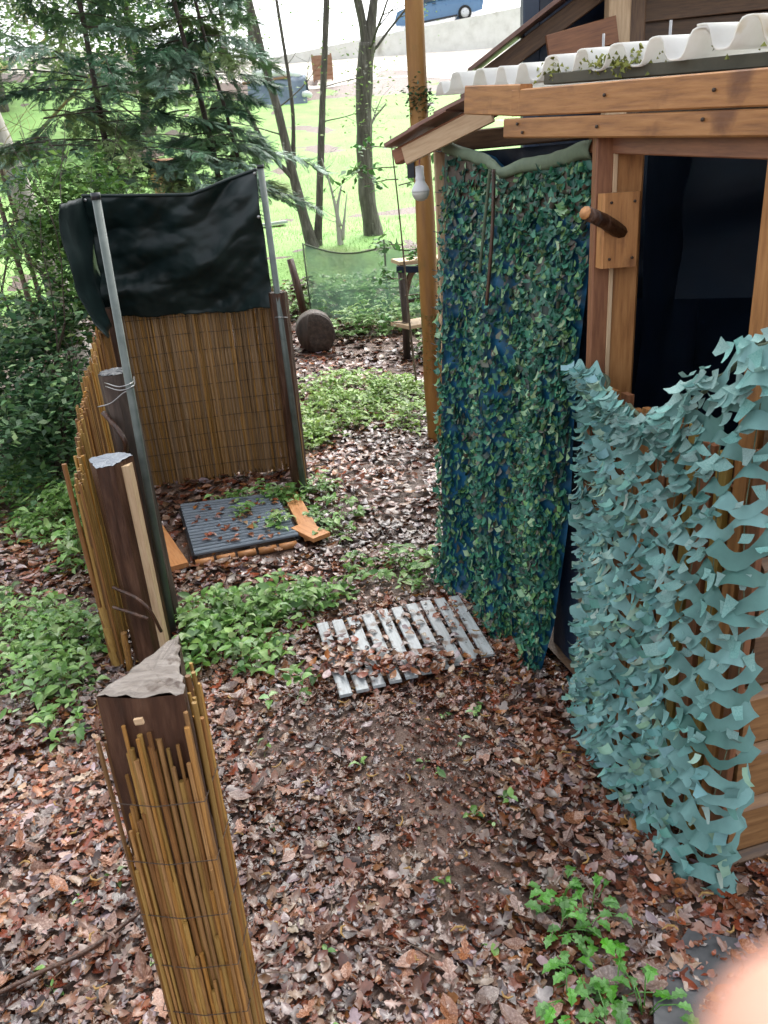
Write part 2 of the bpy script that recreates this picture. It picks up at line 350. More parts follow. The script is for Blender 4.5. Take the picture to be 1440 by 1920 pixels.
# ------------------------------------------------------------------ leaf templates
def fan(outline, cz=0, curl=.2, fold=.15):
    """flat outline (x length 0..1, y) -> curled leaf fan"""
    V = [(.5, 0, 0)] + list(outline); W = []
    for v in V:
        x, y = v[0], v[1]
        W.append((x - .5, y, curl * (x - .5) ** 2 * 2 + fold * abs(y) * 1.4))
    n = len(outline)
    return np.array(W, float), np.array([[0, 1 + i, 1 + (i + 1) % n] for i in range(n)])
oakside = [(.12, .05), (.22, .17), (.32, .09), (.42, .27), (.54, .13), (.66, .3), (.76, .16), (.88, .17), (1, .03)]
OAK = [fan([(0, 0)] + oakside + [(x, -y) for x, y in oakside[::-1]], curl=c, fold=f) for c, f in ((.3, .15), (-.3, .12), (.15, -.22), (.6, .1))]
BEECH = [fan([(0, 0), (.2, .2), (.45, .3), (.75, .2), (1, 0), (.75, -.2), (.45, -.3), (.2, -.2)], curl=c, fold=f) for c, f in ((.4, .3), (-.3, .2), (.2, -.2))]
def leafcols(n, pal, wts, var=.3):
    pal = np.array(pal); i = rng.choice(len(pal), n, p=np.array(wts) / sum(wts)); c = pal[i] * (1 + rng.uniform(-var, var, (n, 1)))
    return np.clip(c * (1 + rng.uniform(-.08, .08, (n, 3))), 0, 1)
LITTER = [(.235, .098, .055), (.14, .05, .028), (.34, .20, .13), (.44, .325, .265), (.24, .062, .026), (.07, .034, .024), (.33, .135, .045), (.35, .285, .28)]
LW = [4, 3.4, 3.4, 2.2, 2, 2, 1.2, 2.4]
BARE = [(.0, 2.25, .42, .45), (.1, 1.85, .35, .5), (-.25, 2.3, .4, .3)]      # trodden soil in the middle of the path
def bare(x, y):
    v = np.zeros(len(x))
    for cx, cy, rx, ry in BARE: v = np.maximum(v, 1 - ((x - cx) / rx) ** 2 - ((y - cy) / ry) ** 2)
    return np.clip(v, 0, 1)
def lit_positions(n, x0, x1, y0, y1):
    x = rng.uniform(x0, x1, n); y = rng.uniform(y0, y1, n)
    keep = rng.random(n) > bare(x, y) * .75
    keep &= ~((x > .95) & (y > 1.75) & (y < 3.4))
    keep &= ~((x > -1.24) & (x < -.5) & (y > 3.85) & (y < 4.7) & (rng.random(n) > .02))
    return x[keep], y[keep]
Vs, Fs, Cs = [], [], []; off = 0
def add(T):
    global off
    v, f, c = T; Vs.append(v); Fs.append(f + off); Cs.append(c); off += len(v)
def litter_batch(temps, n, x0, x1, y0, y1, s0, s1, zlift):
    x, y = lit_positions(n, x0, x1, y0, y1); m = len(x)
    z = np.array([micro_z(a, b) for a, b in zip(x, y)]) + rng.uniform(.004, zlift, m)
    tilt = np.abs(rng.normal(0, .22, m)); R = rots(rng.uniform(0, 6.28, m), tilt, rng.uniform(0, 6.28, m)); sc = rng.uniform(s0, s1, m)
    c = leafcols(m, LITTER, LW); c *= np.array([.74 + .75 * vn(a * 1.1 + 3, b * 1.1) + .35 * vn(a * 4, b * 4, 2) for a, b in zip(x, y)])[:, None].clip(.35, 1.25); c *= (1 - .45 * bare(x, y))[:, None]; c = np.clip(c, .008, 1); idx = rng.integers(0, len(temps), m)
    for k, t in enumerate(temps):
        q = idx == k
        if q.any(): add(scatter(t, np.stack([x, y, z], 1)[q], R[q], sc[q], c[q]))
litter_batch(OAK, 11000, -1.6, 1.7, .75, 3.3, .034, .082, .03)
litter_batch(BEECH, 15000, -2.2, 1.9, .75, 4.2, .018, .055, .034)
litter_batch(BEECH, 9000, -1.5, 1.5, .75, 2.8, .008, .026, .04)
litter_batch(BEECH, 13000, -3.8, 2.2, 3.6, 8, .05, .095, .03)
litter_batch(BEECH, 4500, -4, 2.2, 8, 12.0, .08, .13, .03)
lit = npmesh('leaf_litter', np.concatenate(Vs), np.concatenate(Fs), np.concatenate(Cs), M_litter, ground)
tag(lit, kind='stuff')
# the larger fallen leaves near the lens, one by one
leafmesh = []
for t in OAK + BEECH[:2]:
    me = bpy.data.meshes.new('fallen_leaf'); me.from_pydata([tuple(v) for v in t[0]], [], [list(map(int, f)) for f in t[1]]); me.update(); me.materials.append(M_leafobj); leafmesh.append(me)
cnt = 0
while cnt < 290:
    x, y = rnd.uniform(-1.25, 1.0), rnd.uniform(.95, 2.9)
    if bare(np.array([x]), np.array([y]))[0] > rnd.random() * .8: continue
    if x > .62 and y > 1.35: continue
    o = link('fallen_leaf', leafmesh[rnd.randrange(len(leafmesh))], None, ground, False)
    s = rnd.uniform(.045, .09); o.scale = (s, s * rnd.uniform(.8, 1.1), s * rnd.uniform(.5, 2.2))
    o.location = (x, y, micro_z(x, y) + rnd.uniform(.028, .045)); o.rotation_euler = (rnd.gauss(0, .2), rnd.gauss(0, .2), rnd.uniform(0, 6.28)); cnt += 1
# yellow catkins and little twigs among the leaves
V, F = [], []
for i in range(150):
    x, y = rnd.uniform(-1.3, .8), rnd.uniform(.9, 3.4); z = micro_z(x, y) + .038; a = rnd.uniform(0, 6.28); l = rnd.uniform(.012, .03)
    pts = [Vector((x + math.cos(a + k * .4) * l * k / 2, y + math.sin(a + k * .4) * l * k / 2, z + rnd.uniform(0, .008))) for k in range(4)]
    tubedata(pts, [.0018, .0032, .003, .0012], 5, False, 0, V, F)
M_catkin = mat('catkin', [(.20, .11, .03), (.33, .20, .06)], .7, 60, bump=0)
tag(pm('catkin', V, F, M_catkin, ground), kind='stuff')
V, F = [], []
for i in range(260):
    x, y = rnd.uniform(-2.2, 1.2), rnd.uniform(.9, 5.5); z = micro_z(x, y) + .03; a = rnd.uniform(0, 6.28); l = rnd.uniform(.05, .16)
    p = [Vector((x, y, z)), Vector((x + math.cos(a) * l / 2 + rnd.uniform(-.01, .01), y + math.sin(a) * l / 2, z + .01)), Vector((x + math.cos(a) * l, y + math.sin(a) * l, z + rnd.uniform(-.005, .012)))]
    tubedata(p, [.0022, .002, .001], 4, False, 0, V, F)
tag(pm('twig_litter', V, F, M_twig, ground), kind='stuff')
tw = tube('fallen_stick', curve_pts([(-1.12, 1.33, .05), (-.98, 1.40, .06), (-.86, 1.47, .055), (-.72, 1.62, .05), (-.6, 1.75, .05)], 5), [.006] * 21, M_barkw)
tag(tw, 'long thin curved brown stick lying on the leaves beside the reed wrapped post', 'stick')
def mound(u, v): 
    a = u * 2 * math.pi; r = v
    return (.03 + math.cos(a) * r * .5, 2.1 + math.sin(a) * r * .62, micro_z(.03 + math.cos(a) * r * .5, 2.1 + math.sin(a) * r * .62) + .03 * (1 - v * v) - .012 + .01 * vn(math.cos(a) * r * 9, math.sin(a) * r * 9))
md = gridsurf('bare_soil', mound, 40, 14, M_soil, ground)
# crumbs of leaf and earth on the trodden soil
Vs, Fs, Cs = [], [], []; off = 0
n = 2600; x = rng.normal(.03, .3, n); y = rng.normal(2.1, .36, n); z = np.array([micro_z(a, b) for a, b in zip(x, y)]) + rng.uniform(.012, .032, n)
add(scatter(BEECH[0], np.stack([x, y, z], 1), rots(rng.uniform(0, 6.28, n), np.abs(rng.normal(0, .5, n)), rng.uniform(0, 6.28, n)), rng.uniform(.008, .028, n), leafcols(n, LITTER[:3] + [LITTER[5]], [3, 4, 1, 4])))
tag(npmesh('leaf_crumbs', np.concatenate(Vs), np.concatenate(Fs), np.concatenate(Cs), M_litter, ground), kind='stuff')

# ------------------------------------------------------------------ garden hut on the right
hut = empty('garden_hut', (1.3, 2.4, 0), 0, 'small timber hut with corrugated roof, open upper side and dark blue lining', 'hut')
A = Vector((.70, 2.36, 0)); B = Vector((.88, 1.70, 0))
board('post', (.765, 2.40, -.05), (.765, 2.40, 1.98), .085, .085, M_wood, hut, up=(0, 1, 0))
board('post', (.693, 2.375, -.05), (.693, 2.375, 1.97), .045, .05, M_woodr, hut, up=(0, 1, 0))
board('post', (.722, 2.372, -.05), (.722, 2.372, 1.965), .05, .012, M_woodp, hut, up=(0, 1, 0))
board('post', (.91, 1.715, -.05), (.91, 1.715, 1.92), .09, .10, M_wood, hut, up=(0, 1, 0))
board('post', (.36, 3.70, -.05), (.36, 3.70, 2.03), .05, .05, M_woodp, hut, up=(0, 1, 0))
board('post', (2.4, 3.6, -.05), (2.4, 3.6, 1.98), .09, .09, M_wood, hut, up=(0, 1, 0))
board('post', (2.4, 2.2, -.05), (2.4, 2.2, 1.98), .09, .09, M_wood, hut, up=(0, 1, 0))
# eave beams: two planks one above the other, a shorter one in front at the far end
board('eave_beam', (.50, 2.74, 2.012), (1.05, 1.55, 1.905), .056, .06, M_wood, hut)
board('eave_beam', (.512, 2.70, 2.079), (1.05, 1.53, 1.972), .074, .045, M_wood, hut)
board('eave_beam', (.405, 3.0, 2.125), (.53, 2.66, 2.082), .088, .045, M_wood, hut)
board('lintel', (.69, 2.46, 1.945), (1.02, 1.66, 1.868), .06, .04, M_woodr, hut)
board('rear_beam', (.36, 3.68, 2.03), (1.1, 3.35, 2.03), .075, .06, M_woodd, hut)
board('rear_beam', (1.1, 3.35, 2.03), (2.4, 3.6, 2.03), .075, .06, M_woodd, hut)
# block with a peg
board('block', (.725, 2.315, 1.605), (.725, 2.315, 1.805), .06, .105, M_wood, hut, up=(0, 1, 0))
tube('peg', [(.73, 2.30, 1.70), (.665, 2.25, 1.735), (.60, 2.20, 1.762)], [.021, .02, .0185], M_barkw, hut, 10, .15)
tube('peg_end', [(.6005, 2.2005, 1.7617), (.5975, 2.198, 1.763)], [.0178, .0172], M_wood, hut, 10)
for (t, dz) in ((.06, .012), (.08, -.012), (.34, .0), (.36, .075), (.62, .01), (.64, .07), (.9, .0)):
    q = Vector((.50, 2.74, 2.012)).lerp(Vector((1.05, 1.55, 1.905)), t) + Vector((-.0285, -.0135, dz)); tube('nail', [q, q + Vector((-.004, -.002, 0))], .0045, M_rwire, hut, 8)
for z in (1.63, 1.78):
    for dx in (-.03, .035): tube('nail', [(.725 + dx, 2.2855, z), (.725 + dx, 2.282, z)], .004, M_rwire, hut, 8)
# lining and shell, with one dark sheet in place of shade
def wall_sheet(name, p0, p1, z0, z1, m, bulge=.03):
    p0, p1 = Vector(p0), Vector(p1); nrm = (p1 - p0).cross(Vector((0, 0, 1))).normalized()
    def f(u, v):
        q = p0.lerp(p1, u) + nrm * bulge * vn(u * 4, v * 4, p0.x * 3); return (q.x, q.y, lerp(z0, z1, v))
    return gridsurf(name, f, 16, 14, m, hut)
wall_sheet('sheeting', (2.36, 2.0, 0), (2.36, 3.62, 0), .02, 2.0, M_navy)
wall_sheet('sheeting', (.95, 3.56, 0), (2.38, 3.58, 0), .02, 1.98, M_navy)
wall_sheet('sheeting', (.40, 3.64, 0), (1.0, 3.50, 0), 1.55, 1.985, M_navy, .02)
wall_sheet('sheeting', (.84, 2.44, 0), (1.35, 3.2, 0), .02, 1.9, M_navy, .03)
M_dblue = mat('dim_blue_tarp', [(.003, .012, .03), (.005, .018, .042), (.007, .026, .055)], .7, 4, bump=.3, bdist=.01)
wall_sheet('sheeting', (.95, 3.0, 0), (2.35, 2.15, 0), 1.42, 1.99, M_dblue, .10)
wall_sheet('sheeting', (1.02, 1.80, 0), (2.40, 2.15, 0), .02, 1.95, M_navy, .02)
wall_sheet('sheeting', (.725, 2.44, 0), (.665, 2.74, 0), -.02, 1.93, M_navy, .01)  # added dark sheet, gives the gap beside the curtain its shade
fl = pm('floor', [(.92, 1.72, .075), (2.4, 2.1, .075), (2.4, 3.6, .075), (.42, 3.5, .075), (.66, 2.6, .075), (.72, 2.36, .075)], [[0, 1, 2, 3, 4, 5]], M_woodd, hut)
# log boards of the near side wall
for k in range(7):
    z = .16 + k * .186
    board('wall_board', (.872, 1.612, z), (2.45, 2.0, z + .0), .18, .055, M_log if k < 3 else M_woodd, hut, ch=.022, wob=.004)
board('sill_log', (.885, 1.635, .03), (2.45, 2.0, .05), .07, .1, M_woodd, hut, ch=.02)
# upright slats of the low front wall
M_yel = mat('yellow_slat', [(.20, .125, .025), (.30, .19, .04), (.36, .25, .07)], .5, 1, GR, bump=.2, bdist=.002)
ns = 13
for k in range(ns):
    t = k / (ns - 1); p = Vector((.675, 2.33, 0)).lerp(Vector((.86, 1.605, 0)), t)
    mm = M_yel if k in (8, 10) else (M_wood if k % 3 else M_woodr)
    board('slat', (p.x + rnd.uniform(-.008, .008), p.y, .03), (p.x + rnd.uniform(-.008, .008), p.y, 1.24 + rnd.uniform(-.03, .03)), .042 + rnd.uniform(-.006, .008), .02, mm, hut, up=(.25, -.97, 0))
for z in (.35, 1.1):
    board('rail', (.715, 2.33, z), (.895, 1.61, z), .06, .025, M_woodr, hut)
# corrugated sheets: ridges run across the eave; each sheet its own part
E0 = Vector((.33, 3.45, 2.225)); E1 = Vector((1.10, 1.38, 2.065))
def cor(t): 
    s = math.sin(t); return .029 * math.tanh(2.2 * s) / .976
for k in range(3):
    t0, t1 = k / 3 - (.02 if k else 0), (k + 1) / 3
    def f(u, v, t0=t0, t1=t1, k=k):
        t = lerp(t0, t1, u); e = E0.lerp(E1, t); q = e + Vector((.94, .36, .035)).normalized() * (v * 1.75)
        wv = cor(t * 2.2 / .155 * 2 * math.pi)
        drop = -.035 * max(0, 1 - u * 6) if k == 0 else 0
        q += Vector((-.02 * vn(t * 8, 1), 0, 0))
        return (q.x, q.y, q.z + wv + drop + k * .006 + .008 * vn(t * 5, v * 3))
    gridsurf('roof_sheet', f, 70, 10, M_roof, hut, .005)
board('roof_batten', (.62, 2.72, 2.14), (1.16, 1.50, 2.02), .03, .05, M_under, hut)
pm('roof_felt', [(.75, 2.55, 2.125), (1.15, 1.6, 2.03), (2.4, 2.0, 2.06), (2.4, 3.2, 2.12)], [[0, 1, 2, 3]], M_under, hut)
# rafter with shingles at the far end
board('rafter', (.17, 3.62, 1.985), (.56, 3.30, 2.13), .06, .05, M_woodr, hut)
board('rafter', (.20, 3.555, 1.985), (.525, 3.29, 2.105), .07, .02, M_woodp, hut)
for k in range(4):
    p = Vector((.165, 3.62, 2.032)).lerp(Vector((.50, 3.345, 2.165)), k / 3.4); d = Vector((.34, -.275, .115))
    board('shingle', p + Vector((.0, 0, .006 * k)), p + d * .42 + Vector((.25, .3, .006 * k)) * 0 + Vector((0, 0, .012)), .014, .16, M_shing, hut)
# screws standing on the roof edge
for (t, dz) in ((.42, .05), (.55, .05), (.72, .05)):
    e = E0.lerp(E1, t) + Vector((.1, .04, 0)); tube('roof_screw', [e, e + Vector((0, 0, dz + .03))], .004, M_wire, hut, 6)
# moss cushions along the edge
V, F = [], []
for i in range(330):
    t = rnd.choice([rnd.gauss(.36, .014), rnd.gauss(.47, .012), rnd.gauss(.52, .02)]) if rnd.random() < .85 else rnd.uniform(.3, 1)
    e = E0.lerp(E1, t) + Vector((rnd.uniform(-.012, .05), rnd.gauss(0, .012), rnd.gauss(-.012, .014)))
    b = len(V); s = rnd.uniform(.003, .009); a = rnd.uniform(0, 6.28)
    for j in range(3): V.append(e + Vector((math.cos(a + j * 2.1) * s, math.sin(a + j * 2.1) * s, rnd.uniform(-s, s))))
    V.append(e + Vector((0, 0, s * 1.2))); F += [[b, b + 1, b + 3], [b + 1, b + 2, b + 3], [b + 2, b, b + 3]]
tag(pm('roof_moss', V, F, M_moss, hut), kind='stuff')

# ------------------------------------------------------------------ lamp under the rafter
lamp = empty('hanging_lamp', (.255, 3.60, 1.80), 0, 'white bulb shaped hanging lamp with frosted globe under the shingled rafter', 'lamp')
lx, ly = .262, 3.60
lathe('housing', [(.012, 1.945), (.018, 1.943), (.018, 1.905), (.02, 1.90), (.021, 1.893), (.019, 1.888), (.023, 1.878), (.034, 1.862), (.039, 1.848), (.039, 1.842)], M_white, lamp, 24, (lx, ly, 0))
lathe('globe', [(.038, 1.842), (.036, 1.828), (.028, 1.814), (.014, 1.806), (.004, 1.804)], M_glow, lamp, 24, (lx, ly, 0))
tube('hook', [(lx, ly, 1.944), (lx + .002, ly, 1.965), (lx, ly, 1.985)], .003, M_col['pink'], lamp, 6)

# ------------------------------------------------------------------ teal camouflage net over the low front wall
net = empty('camouflage_net', (.75, 1.75, 0), 0, 'pale teal camouflage net draped over the low slatted hut wall', 'netting')
NP = [Vector((.725, 2.40)), Vector((.69, 2.35)), Vector((.668, 2.22)), Vector((.68, 1.98)), Vector((.735, 1.74)), Vector((.755, 1.62)), Vector((.79, 1.535)), Vector((.818, 1.522)), Vector((.842, 1.537)), Vector((.858, 1.562))]
NC = curve_pts([Vector((p.x, p.y, 0)) for p in NP], 10)
cum = [0.0]
for a, b in zip(NC, NC[1:]): cum.append(cum[-1] + (b - a).length)
NL = cum[-1]
cumn = np.array(cum); ncx = np.array([p.x for p in NC]); ncy = np.array([p.y for p in NC])
def nbase(s):
    x = np.interp(s, cumn, ncx); y = np.interp(s, cumn, ncy); x2 = np.interp(min(s + .02, NL), cumn, ncx); y2 = np.interp(min(s + .02, NL), cumn, ncy); x1 = np.interp(max(s - .02, 0), cumn, ncx); y1 = np.interp(max(s - .02, 0), cumn, ncy)
    t = Vector((x2 - x1, y2 - y1, 0)).normalized(); return Vector((x, y, 0)), Vector((t.y, -t.x, 0)) * 1.0, t
def ztop(s): return float(np.interp(s, [0, .1, .25, .4, .55, .65, .75, .85, NL], [1.30, 1.33, 1.34, 1.30, 1.30, 1.335, 1.41, 1.51, 1.60]))
def zbot(s): return float(np.interp(s, [0, .3, .6, .8, .95, NL], [.10, .06, .04, .03, .01, .05]))
def netp(s, h, o=0):
    """s along the wall, h 0 (bottom) to 1 (top)"""
    b, nr, t = nbase(s); z = lerp(zbot(s), ztop(s), h)
    out = .012 + .028 * vn(s * 6, z * 3, 5) + .016 * vn(s * 17, z * 6, 2) + .06 * max(0, .15 - h) - .02 * h
    out += .05 * max(0, h - .92) / .08 * (.4 + vn(s * 9, 7)) 
    q = b - nr * (out + o) * -1 if False else b + nr * -(out + o)
    return Vector((q.x, q.y, z + .012 * vn(s * 8, z * 8, 9)))
# outward must point to the camera side (-x); check sign once
_b, _n2, _t2 = nbase(.5)
SGN = 1 if _n2.x < 0 else -1
def netp2(s, h, o=0):
    b, nr, t = nbase(s); nr = nr * SGN; z = lerp(zbot(s), ztop(s), h)
    out = .012 + .028 * vn(s * 6, z * 3, 5) + .016 * vn(s * 17, z * 6, 2) + .08 * max(0, .15 - h)
    out += .035 * max(0, h - .9) / .1 * (.6 + vn(s * 9, 7))
    q = b + nr * (out + o)
    return Vector((q.x, q.y, z + .012 * vn(s * 8, z * 8, 9)))
NETC = [(.10, .26, .24), (.145, .325, .305), (.20, .39, .385), (.20, .33, .25), (.32, .45, .37), (.075, .19, .17)]
rows = 27; lam = .092; hts = 1.0 / rows
for i in range(rows):
    V, F, C = [], [], []; ph = math.pi * (i % 2) + rnd.uniform(-.3, .3); h0 = (i + .5) / rows; n = int(NL / .0105)
    smax = NL - rnd.uniform(0, .035); smin = rnd.uniform(0, .03) + .07 * h0
    for k in range(n + 1):
        s = lerp(smin, smax, k / n); wv = math.sin(2 * math.pi * s / lam + ph + .8 * vn(s * 5, i * .7))
        hc = h0 + .36 * hts * wv + .25 * hts * vn(s * 6, i * .9, 3); hw = .27 * hts * (1 + .7 * vn(s * 11, i * 1.3)) * (1.5 if h0 > .88 else 1)
        curl_ = .014 + .034 * vn(s * 12, i * 2.1) + (.014 if wv > .2 else -.006)
        c = Vector(NETC[5]).lerp(Vector(NETC[2]), .5 + 1.1 * vn(s * 4, i * .4, 4))  # pale and dark drift in the colour imitates uneven light on the net
        for q, (dh, o) in enumerate(((hw, 0), (0, curl_ * .35), (-hw, curl_))):
            V.append(netp2(s, hc + dh, o)); C.append(tuple(c))
    for k in range(n):
        for q in range(2): F.append([k * 3 + q, k * 3 + q + 1, k * 3 + q + 4, k * 3 + q + 3])
    npmesh('net_band', np.array(V), np.array(F), np.array(C), M_net, net, True)
# flaps: curled tabs standing out of the bands
def tabmesh(bend, taper, skew, n=3):
    V, F = [], []; p = Vector((0, 0, 0)); a = 0
    for j in range(n + 1):
        wd = .5 * lerp(1, taper, j / n); V += [(-wd + skew * j / n, p.y, p.z), (wd + skew * j / n, p.y, p.z)]
        a += bend / n; p = p + Vector((0, -math.sin(a), -math.cos(a))) / n
    for j in range(n): F.append([2 * j, 2 * j + 1, 2 * j + 3, 2 * j + 2])
    return np.array(V, float), np.array(F)
TABS = [tabmesh(b, t, k) for b, t, k in ((1.3, .35, .2), (1.9, .6, -.2), (.9, .15, .3), (2.4, .7, .1), (1.5, .9, -.35), (.6, .3, 0))]
tabme = []
for tv, tf in TABS:
    me = bpy.data.meshes.new('net_flap'); me.from_pydata([tuple(v) for v in tv], [], [list(map(int, f)) for f in tf]); me.update(); me.materials.append(M_netobj)
    me.polygons.foreach_set('use_smooth', [True] * len(me.polygons)); tabme.append(me)
items = []
for i in range(rows):
    k = 0; s = (i % 2) * lam / 2
    while s < NL - .03:
        for rep in range(5):
            if rnd.random() < (.82 if s < .66 else .5): items.append((s + rnd.uniform(-.03, .03) + rep * lam * .22, (i + rnd.uniform(.2, .8)) / rows))
        s += lam
for k in range(190): items.append((rnd.uniform(.01, NL - .06), rnd.uniform(.93, 1.02)))
items = [(s, h) for s, h in items if .06 * h < s < NL - .05]
def dist_cam(it): p = netp2(*it); return (p - EYE).length
items.sort(key=dist_cam)
P, Rm, SC, CC, TI = [], [], [], [], []
for q, (s, h) in enumerate(items):
    b, nr, t = nbase(s); nr = nr * SGN; p = netp2(s, h, .012); a = rnd.uniform(-.6, .6)
    xx = (t * math.cos(a) + Vector((0, 0, 1)) * math.sin(a)).normalized(); yy = -nr; zz = xx.cross(yy).normalized()
    if zz.z < 0: xx = -xx; zz = -zz
    yy = zz.cross(xx)
    M3 = np.array([[xx.x, yy.x, zz.x], [xx.y, yy.y, zz.y], [xx.z, yy.z, zz.z]]); k = rnd.randrange(len(TABS))
    sx, sz = rnd.uniform(.018, .040), rnd.uniform(.022, .052)
    if q < 290:
        o = link('net_flap', tabme[k], None, net, True)
        o.matrix_basis = Matrix(((M3[0, 0] * sx, M3[0, 1] * sz, M3[0, 2] * sz, p.x), (M3[1, 0] * sx, M3[1, 1] * sz, M3[1, 2] * sz, p.y), (M3[2, 0] * sx, M3[2, 1] * sz, M3[2, 2] * sz, p.z), (0, 0, 0, 1)))
    else:
        P.append(tuple(p)); Rm.append(M3); SC.append((sx, sz, sz)); TI.append(k)
P, Rm, SC, TI = np.array(P), np.array(Rm), np.array(SC), np.array(TI); CC = leafcols(len(P), NETC, [3, 4, 3, 2.5, 2, 2], .25)
Vs, Fs, Cs = [], [], []; off = 0
for k in range(len(TABS)):
    q = TI == k; add(scatter(TABS[k], P[q], Rm[q], SC[q], CC[q]))
tag(npmesh('small_net_flaps', np.concatenate(Vs), np.concatenate(Fs), np.concatenate(Cs), M_net, net, True), kind='stuff')
for k in range(11):
    s0 = .06 + k * .085
    tube('net_cord', [netp2(min(NL - .01, s0 + .012 * math.sin(h * 9 + k)), h, -.004) for h in np.linspace(.02, .97, 24)], .0016, M_rope, net, 4)
# gathered top hem and tie rope round the corner post
tube('rope', [netp2(s, .985, -.01 + .012 * vn(s * 12, 3)) + Vector((0, 0, .012 * vn(s * 25, 8))) for s in np.linspace(.02, NL - .02, 60)], [.006 + .003 * vn(i * .7, 1) for i in range(60)], M_rope, net, 7, .5)
tube('rope', curve_pts([(.80, 1.60, 1.50), (.835, 1.58, 1.54), (.87, 1.645, 1.545), (.93, 1.635, 1.525), (1.02, 1.66, 1.53)], 6), [.009] * 25, M_rope, net, 7, .3)

# ------------------------------------------------------------------ dark camouflage curtain with blue backing
cur = empty('camouflage_curtain', (.45, 3.0, 0), 0, 'tall dark green camouflage leaf curtain with blue backing hanging in the hut doorway', 'curtain')
cTR, cTL, cBR, cBL = Vector((.69, 2.44, 1.94)), Vector((.377, 3.60, 2.035)), Vector((.622, 2.60, .02)), Vector((.262, 3.44, .02))
cn = Vector((-.96, -.28, 0))
def curp(u, v, o=0):
    """u 0 left(far) .. 1 right; v 0 bottom .. 1 top"""
    q = cBL.lerp(cBR, u).lerp(cTL.lerp(cTR, u), v)
    q.z -= (.06 * math.sin(math.pi * u) ** 1.0) * v ** 6
    q.z -= .03 * max(0, 1 - abs(u - .5) * 8) * v ** 10
    fold = .03 * math.sin(u * 15 + 1.2 * math.sin(v * 3)) * (.35 + .65 * (1 - v)) + .03 * vn(u * 3, v * 2.5, 8)
    bot = .08 * max(0, .12 - v) / .12 * (.5 + vn(u * 7, 2))
    return q + cn * (fold + bot + o)
gridsurf('backing_sheet', lambda u, v: curp(u, v, -.012), 40, 50, M_blue, cur)
gridsurf('dark_mesh', lambda u, v: curp(u, lerp(.9, .99, v), .004), 40, 4, M_cg3, cur)
gridsurf('hem', lambda u, v: curp(u, lerp(.978, 1.004, v), .012 + .01 * math.sin(v * 3.1) + .008 * vn(u * 14, v)) + Vector((0, 0, .008 * vn(u * 10, 5))), 50, 4, M_hem, cur, .004)
tube('cord', [curp(.5 + .02 * math.sin(v * 9), v, .05) for v in np.linspace(1.0, .72, 16)], .007, M_barkw, cur, 6)
tube('cord', [curp(.49 - .03 * (1 - v) * 5, v, .055) for v in np.linspace(1.0, .78, 16)], .006, M_rope, cur, 6)
for k in range(6):
    v = .98 - k * .08; q = curp(0, v, 0); tube('tie', [q, q + Vector((-.02, .03, 0)), q + Vector((-.035, .055, .003))], .002, M_black, cur, 5)
CAMO = [(.012, .08, .055), (.022, .125, .085), (.045, .20, .12), (.13, .28, .10), (.27, .42, .24), (.06, .062, .045), (.16, .16, .13), (.02, .04, .034)]
CW = [5, 6, 5, 2.8, 1.8, 1.2, .5, 1.2]
ctab = []
for tv, tf in TABS:
    for mm in (M_cg1, M_cg1, M_cg1, M_cg2, M_cg2, M_cg3):
        me = bpy.data.meshes.new('leaf_flap'); me.from_pydata([tuple(v) for v in tv], [], [list(map(int, f)) for f in tf]); me.update(); me.materials.append(mm); ctab.append(me)
P, Rm, SC, TI = [], [], [], []; cands = []
for i in range(5800):
    cands.append((rnd.uniform(-.015, 1.0) if i % 4 else rnd.uniform(.6, 1.01), rnd.uniform(-.005, .985)))
cands.sort(key=lambda c: -c[0])
for q, (u, v) in enumerate(cands):
    p = curp(u, v, .006); t = (cTR - cTL).normalized(); a = rnd.gauss(0, .7)
    xx = (t * math.cos(a) + Vector((0, 0, 1)) * math.sin(a)).normalized(); yy = -cn; zz = xx.cross(yy).normalized()
    if zz.z < 0: xx = -xx; zz = -zz
    yy = zz.cross(xx)
    sx, sz = rnd.uniform(.02, .04), rnd.uniform(.024, .048); sy = sz * rnd.uniform(.25, .75)
    M3 = np.array([[xx.x, yy.x, zz.x], [xx.y, yy.y, zz.y], [xx.z, yy.z, zz.z]]); k = rnd.randrange(len(TABS))
    if q % 20 == 0:
        o = link('leaf_flap', ctab[rnd.randrange(len(ctab))], None, cur, True)
        o.matrix_basis = Matrix(((M3[0, 0] * sx, M3[0, 1] * sy, M3[0, 2] * sz, p.x), (M3[1, 0] * sx, M3[1, 1] * sy, M3[1, 2] * sz, p.y), (M3[2, 0] * sx, M3[2, 1] * sy, M3[2, 2] * sz, p.z), (0, 0, 0, 1)))
    else: P.append(tuple(p)); Rm.append(M3); SC.append((sx, sy, sz)); TI.append(k)
P, Rm, SC, TI = np.array(P), np.array(Rm), np.array(SC), np.array(TI); CC = leafcols(len(P), CAMO, CW, .25)
Vs, Fs, Cs = [], [], []; off = 0
for k in range(len(TABS)):
    q = TI == k; add(scatter(TABS[k], P[q], Rm[q], SC[q], CC[q]))
tag(npmesh('small_leaf_flaps', np.concatenate(Vs), np.concatenate(Fs), np.concatenate(Cs), M_cnet, cur), kind='stuff')

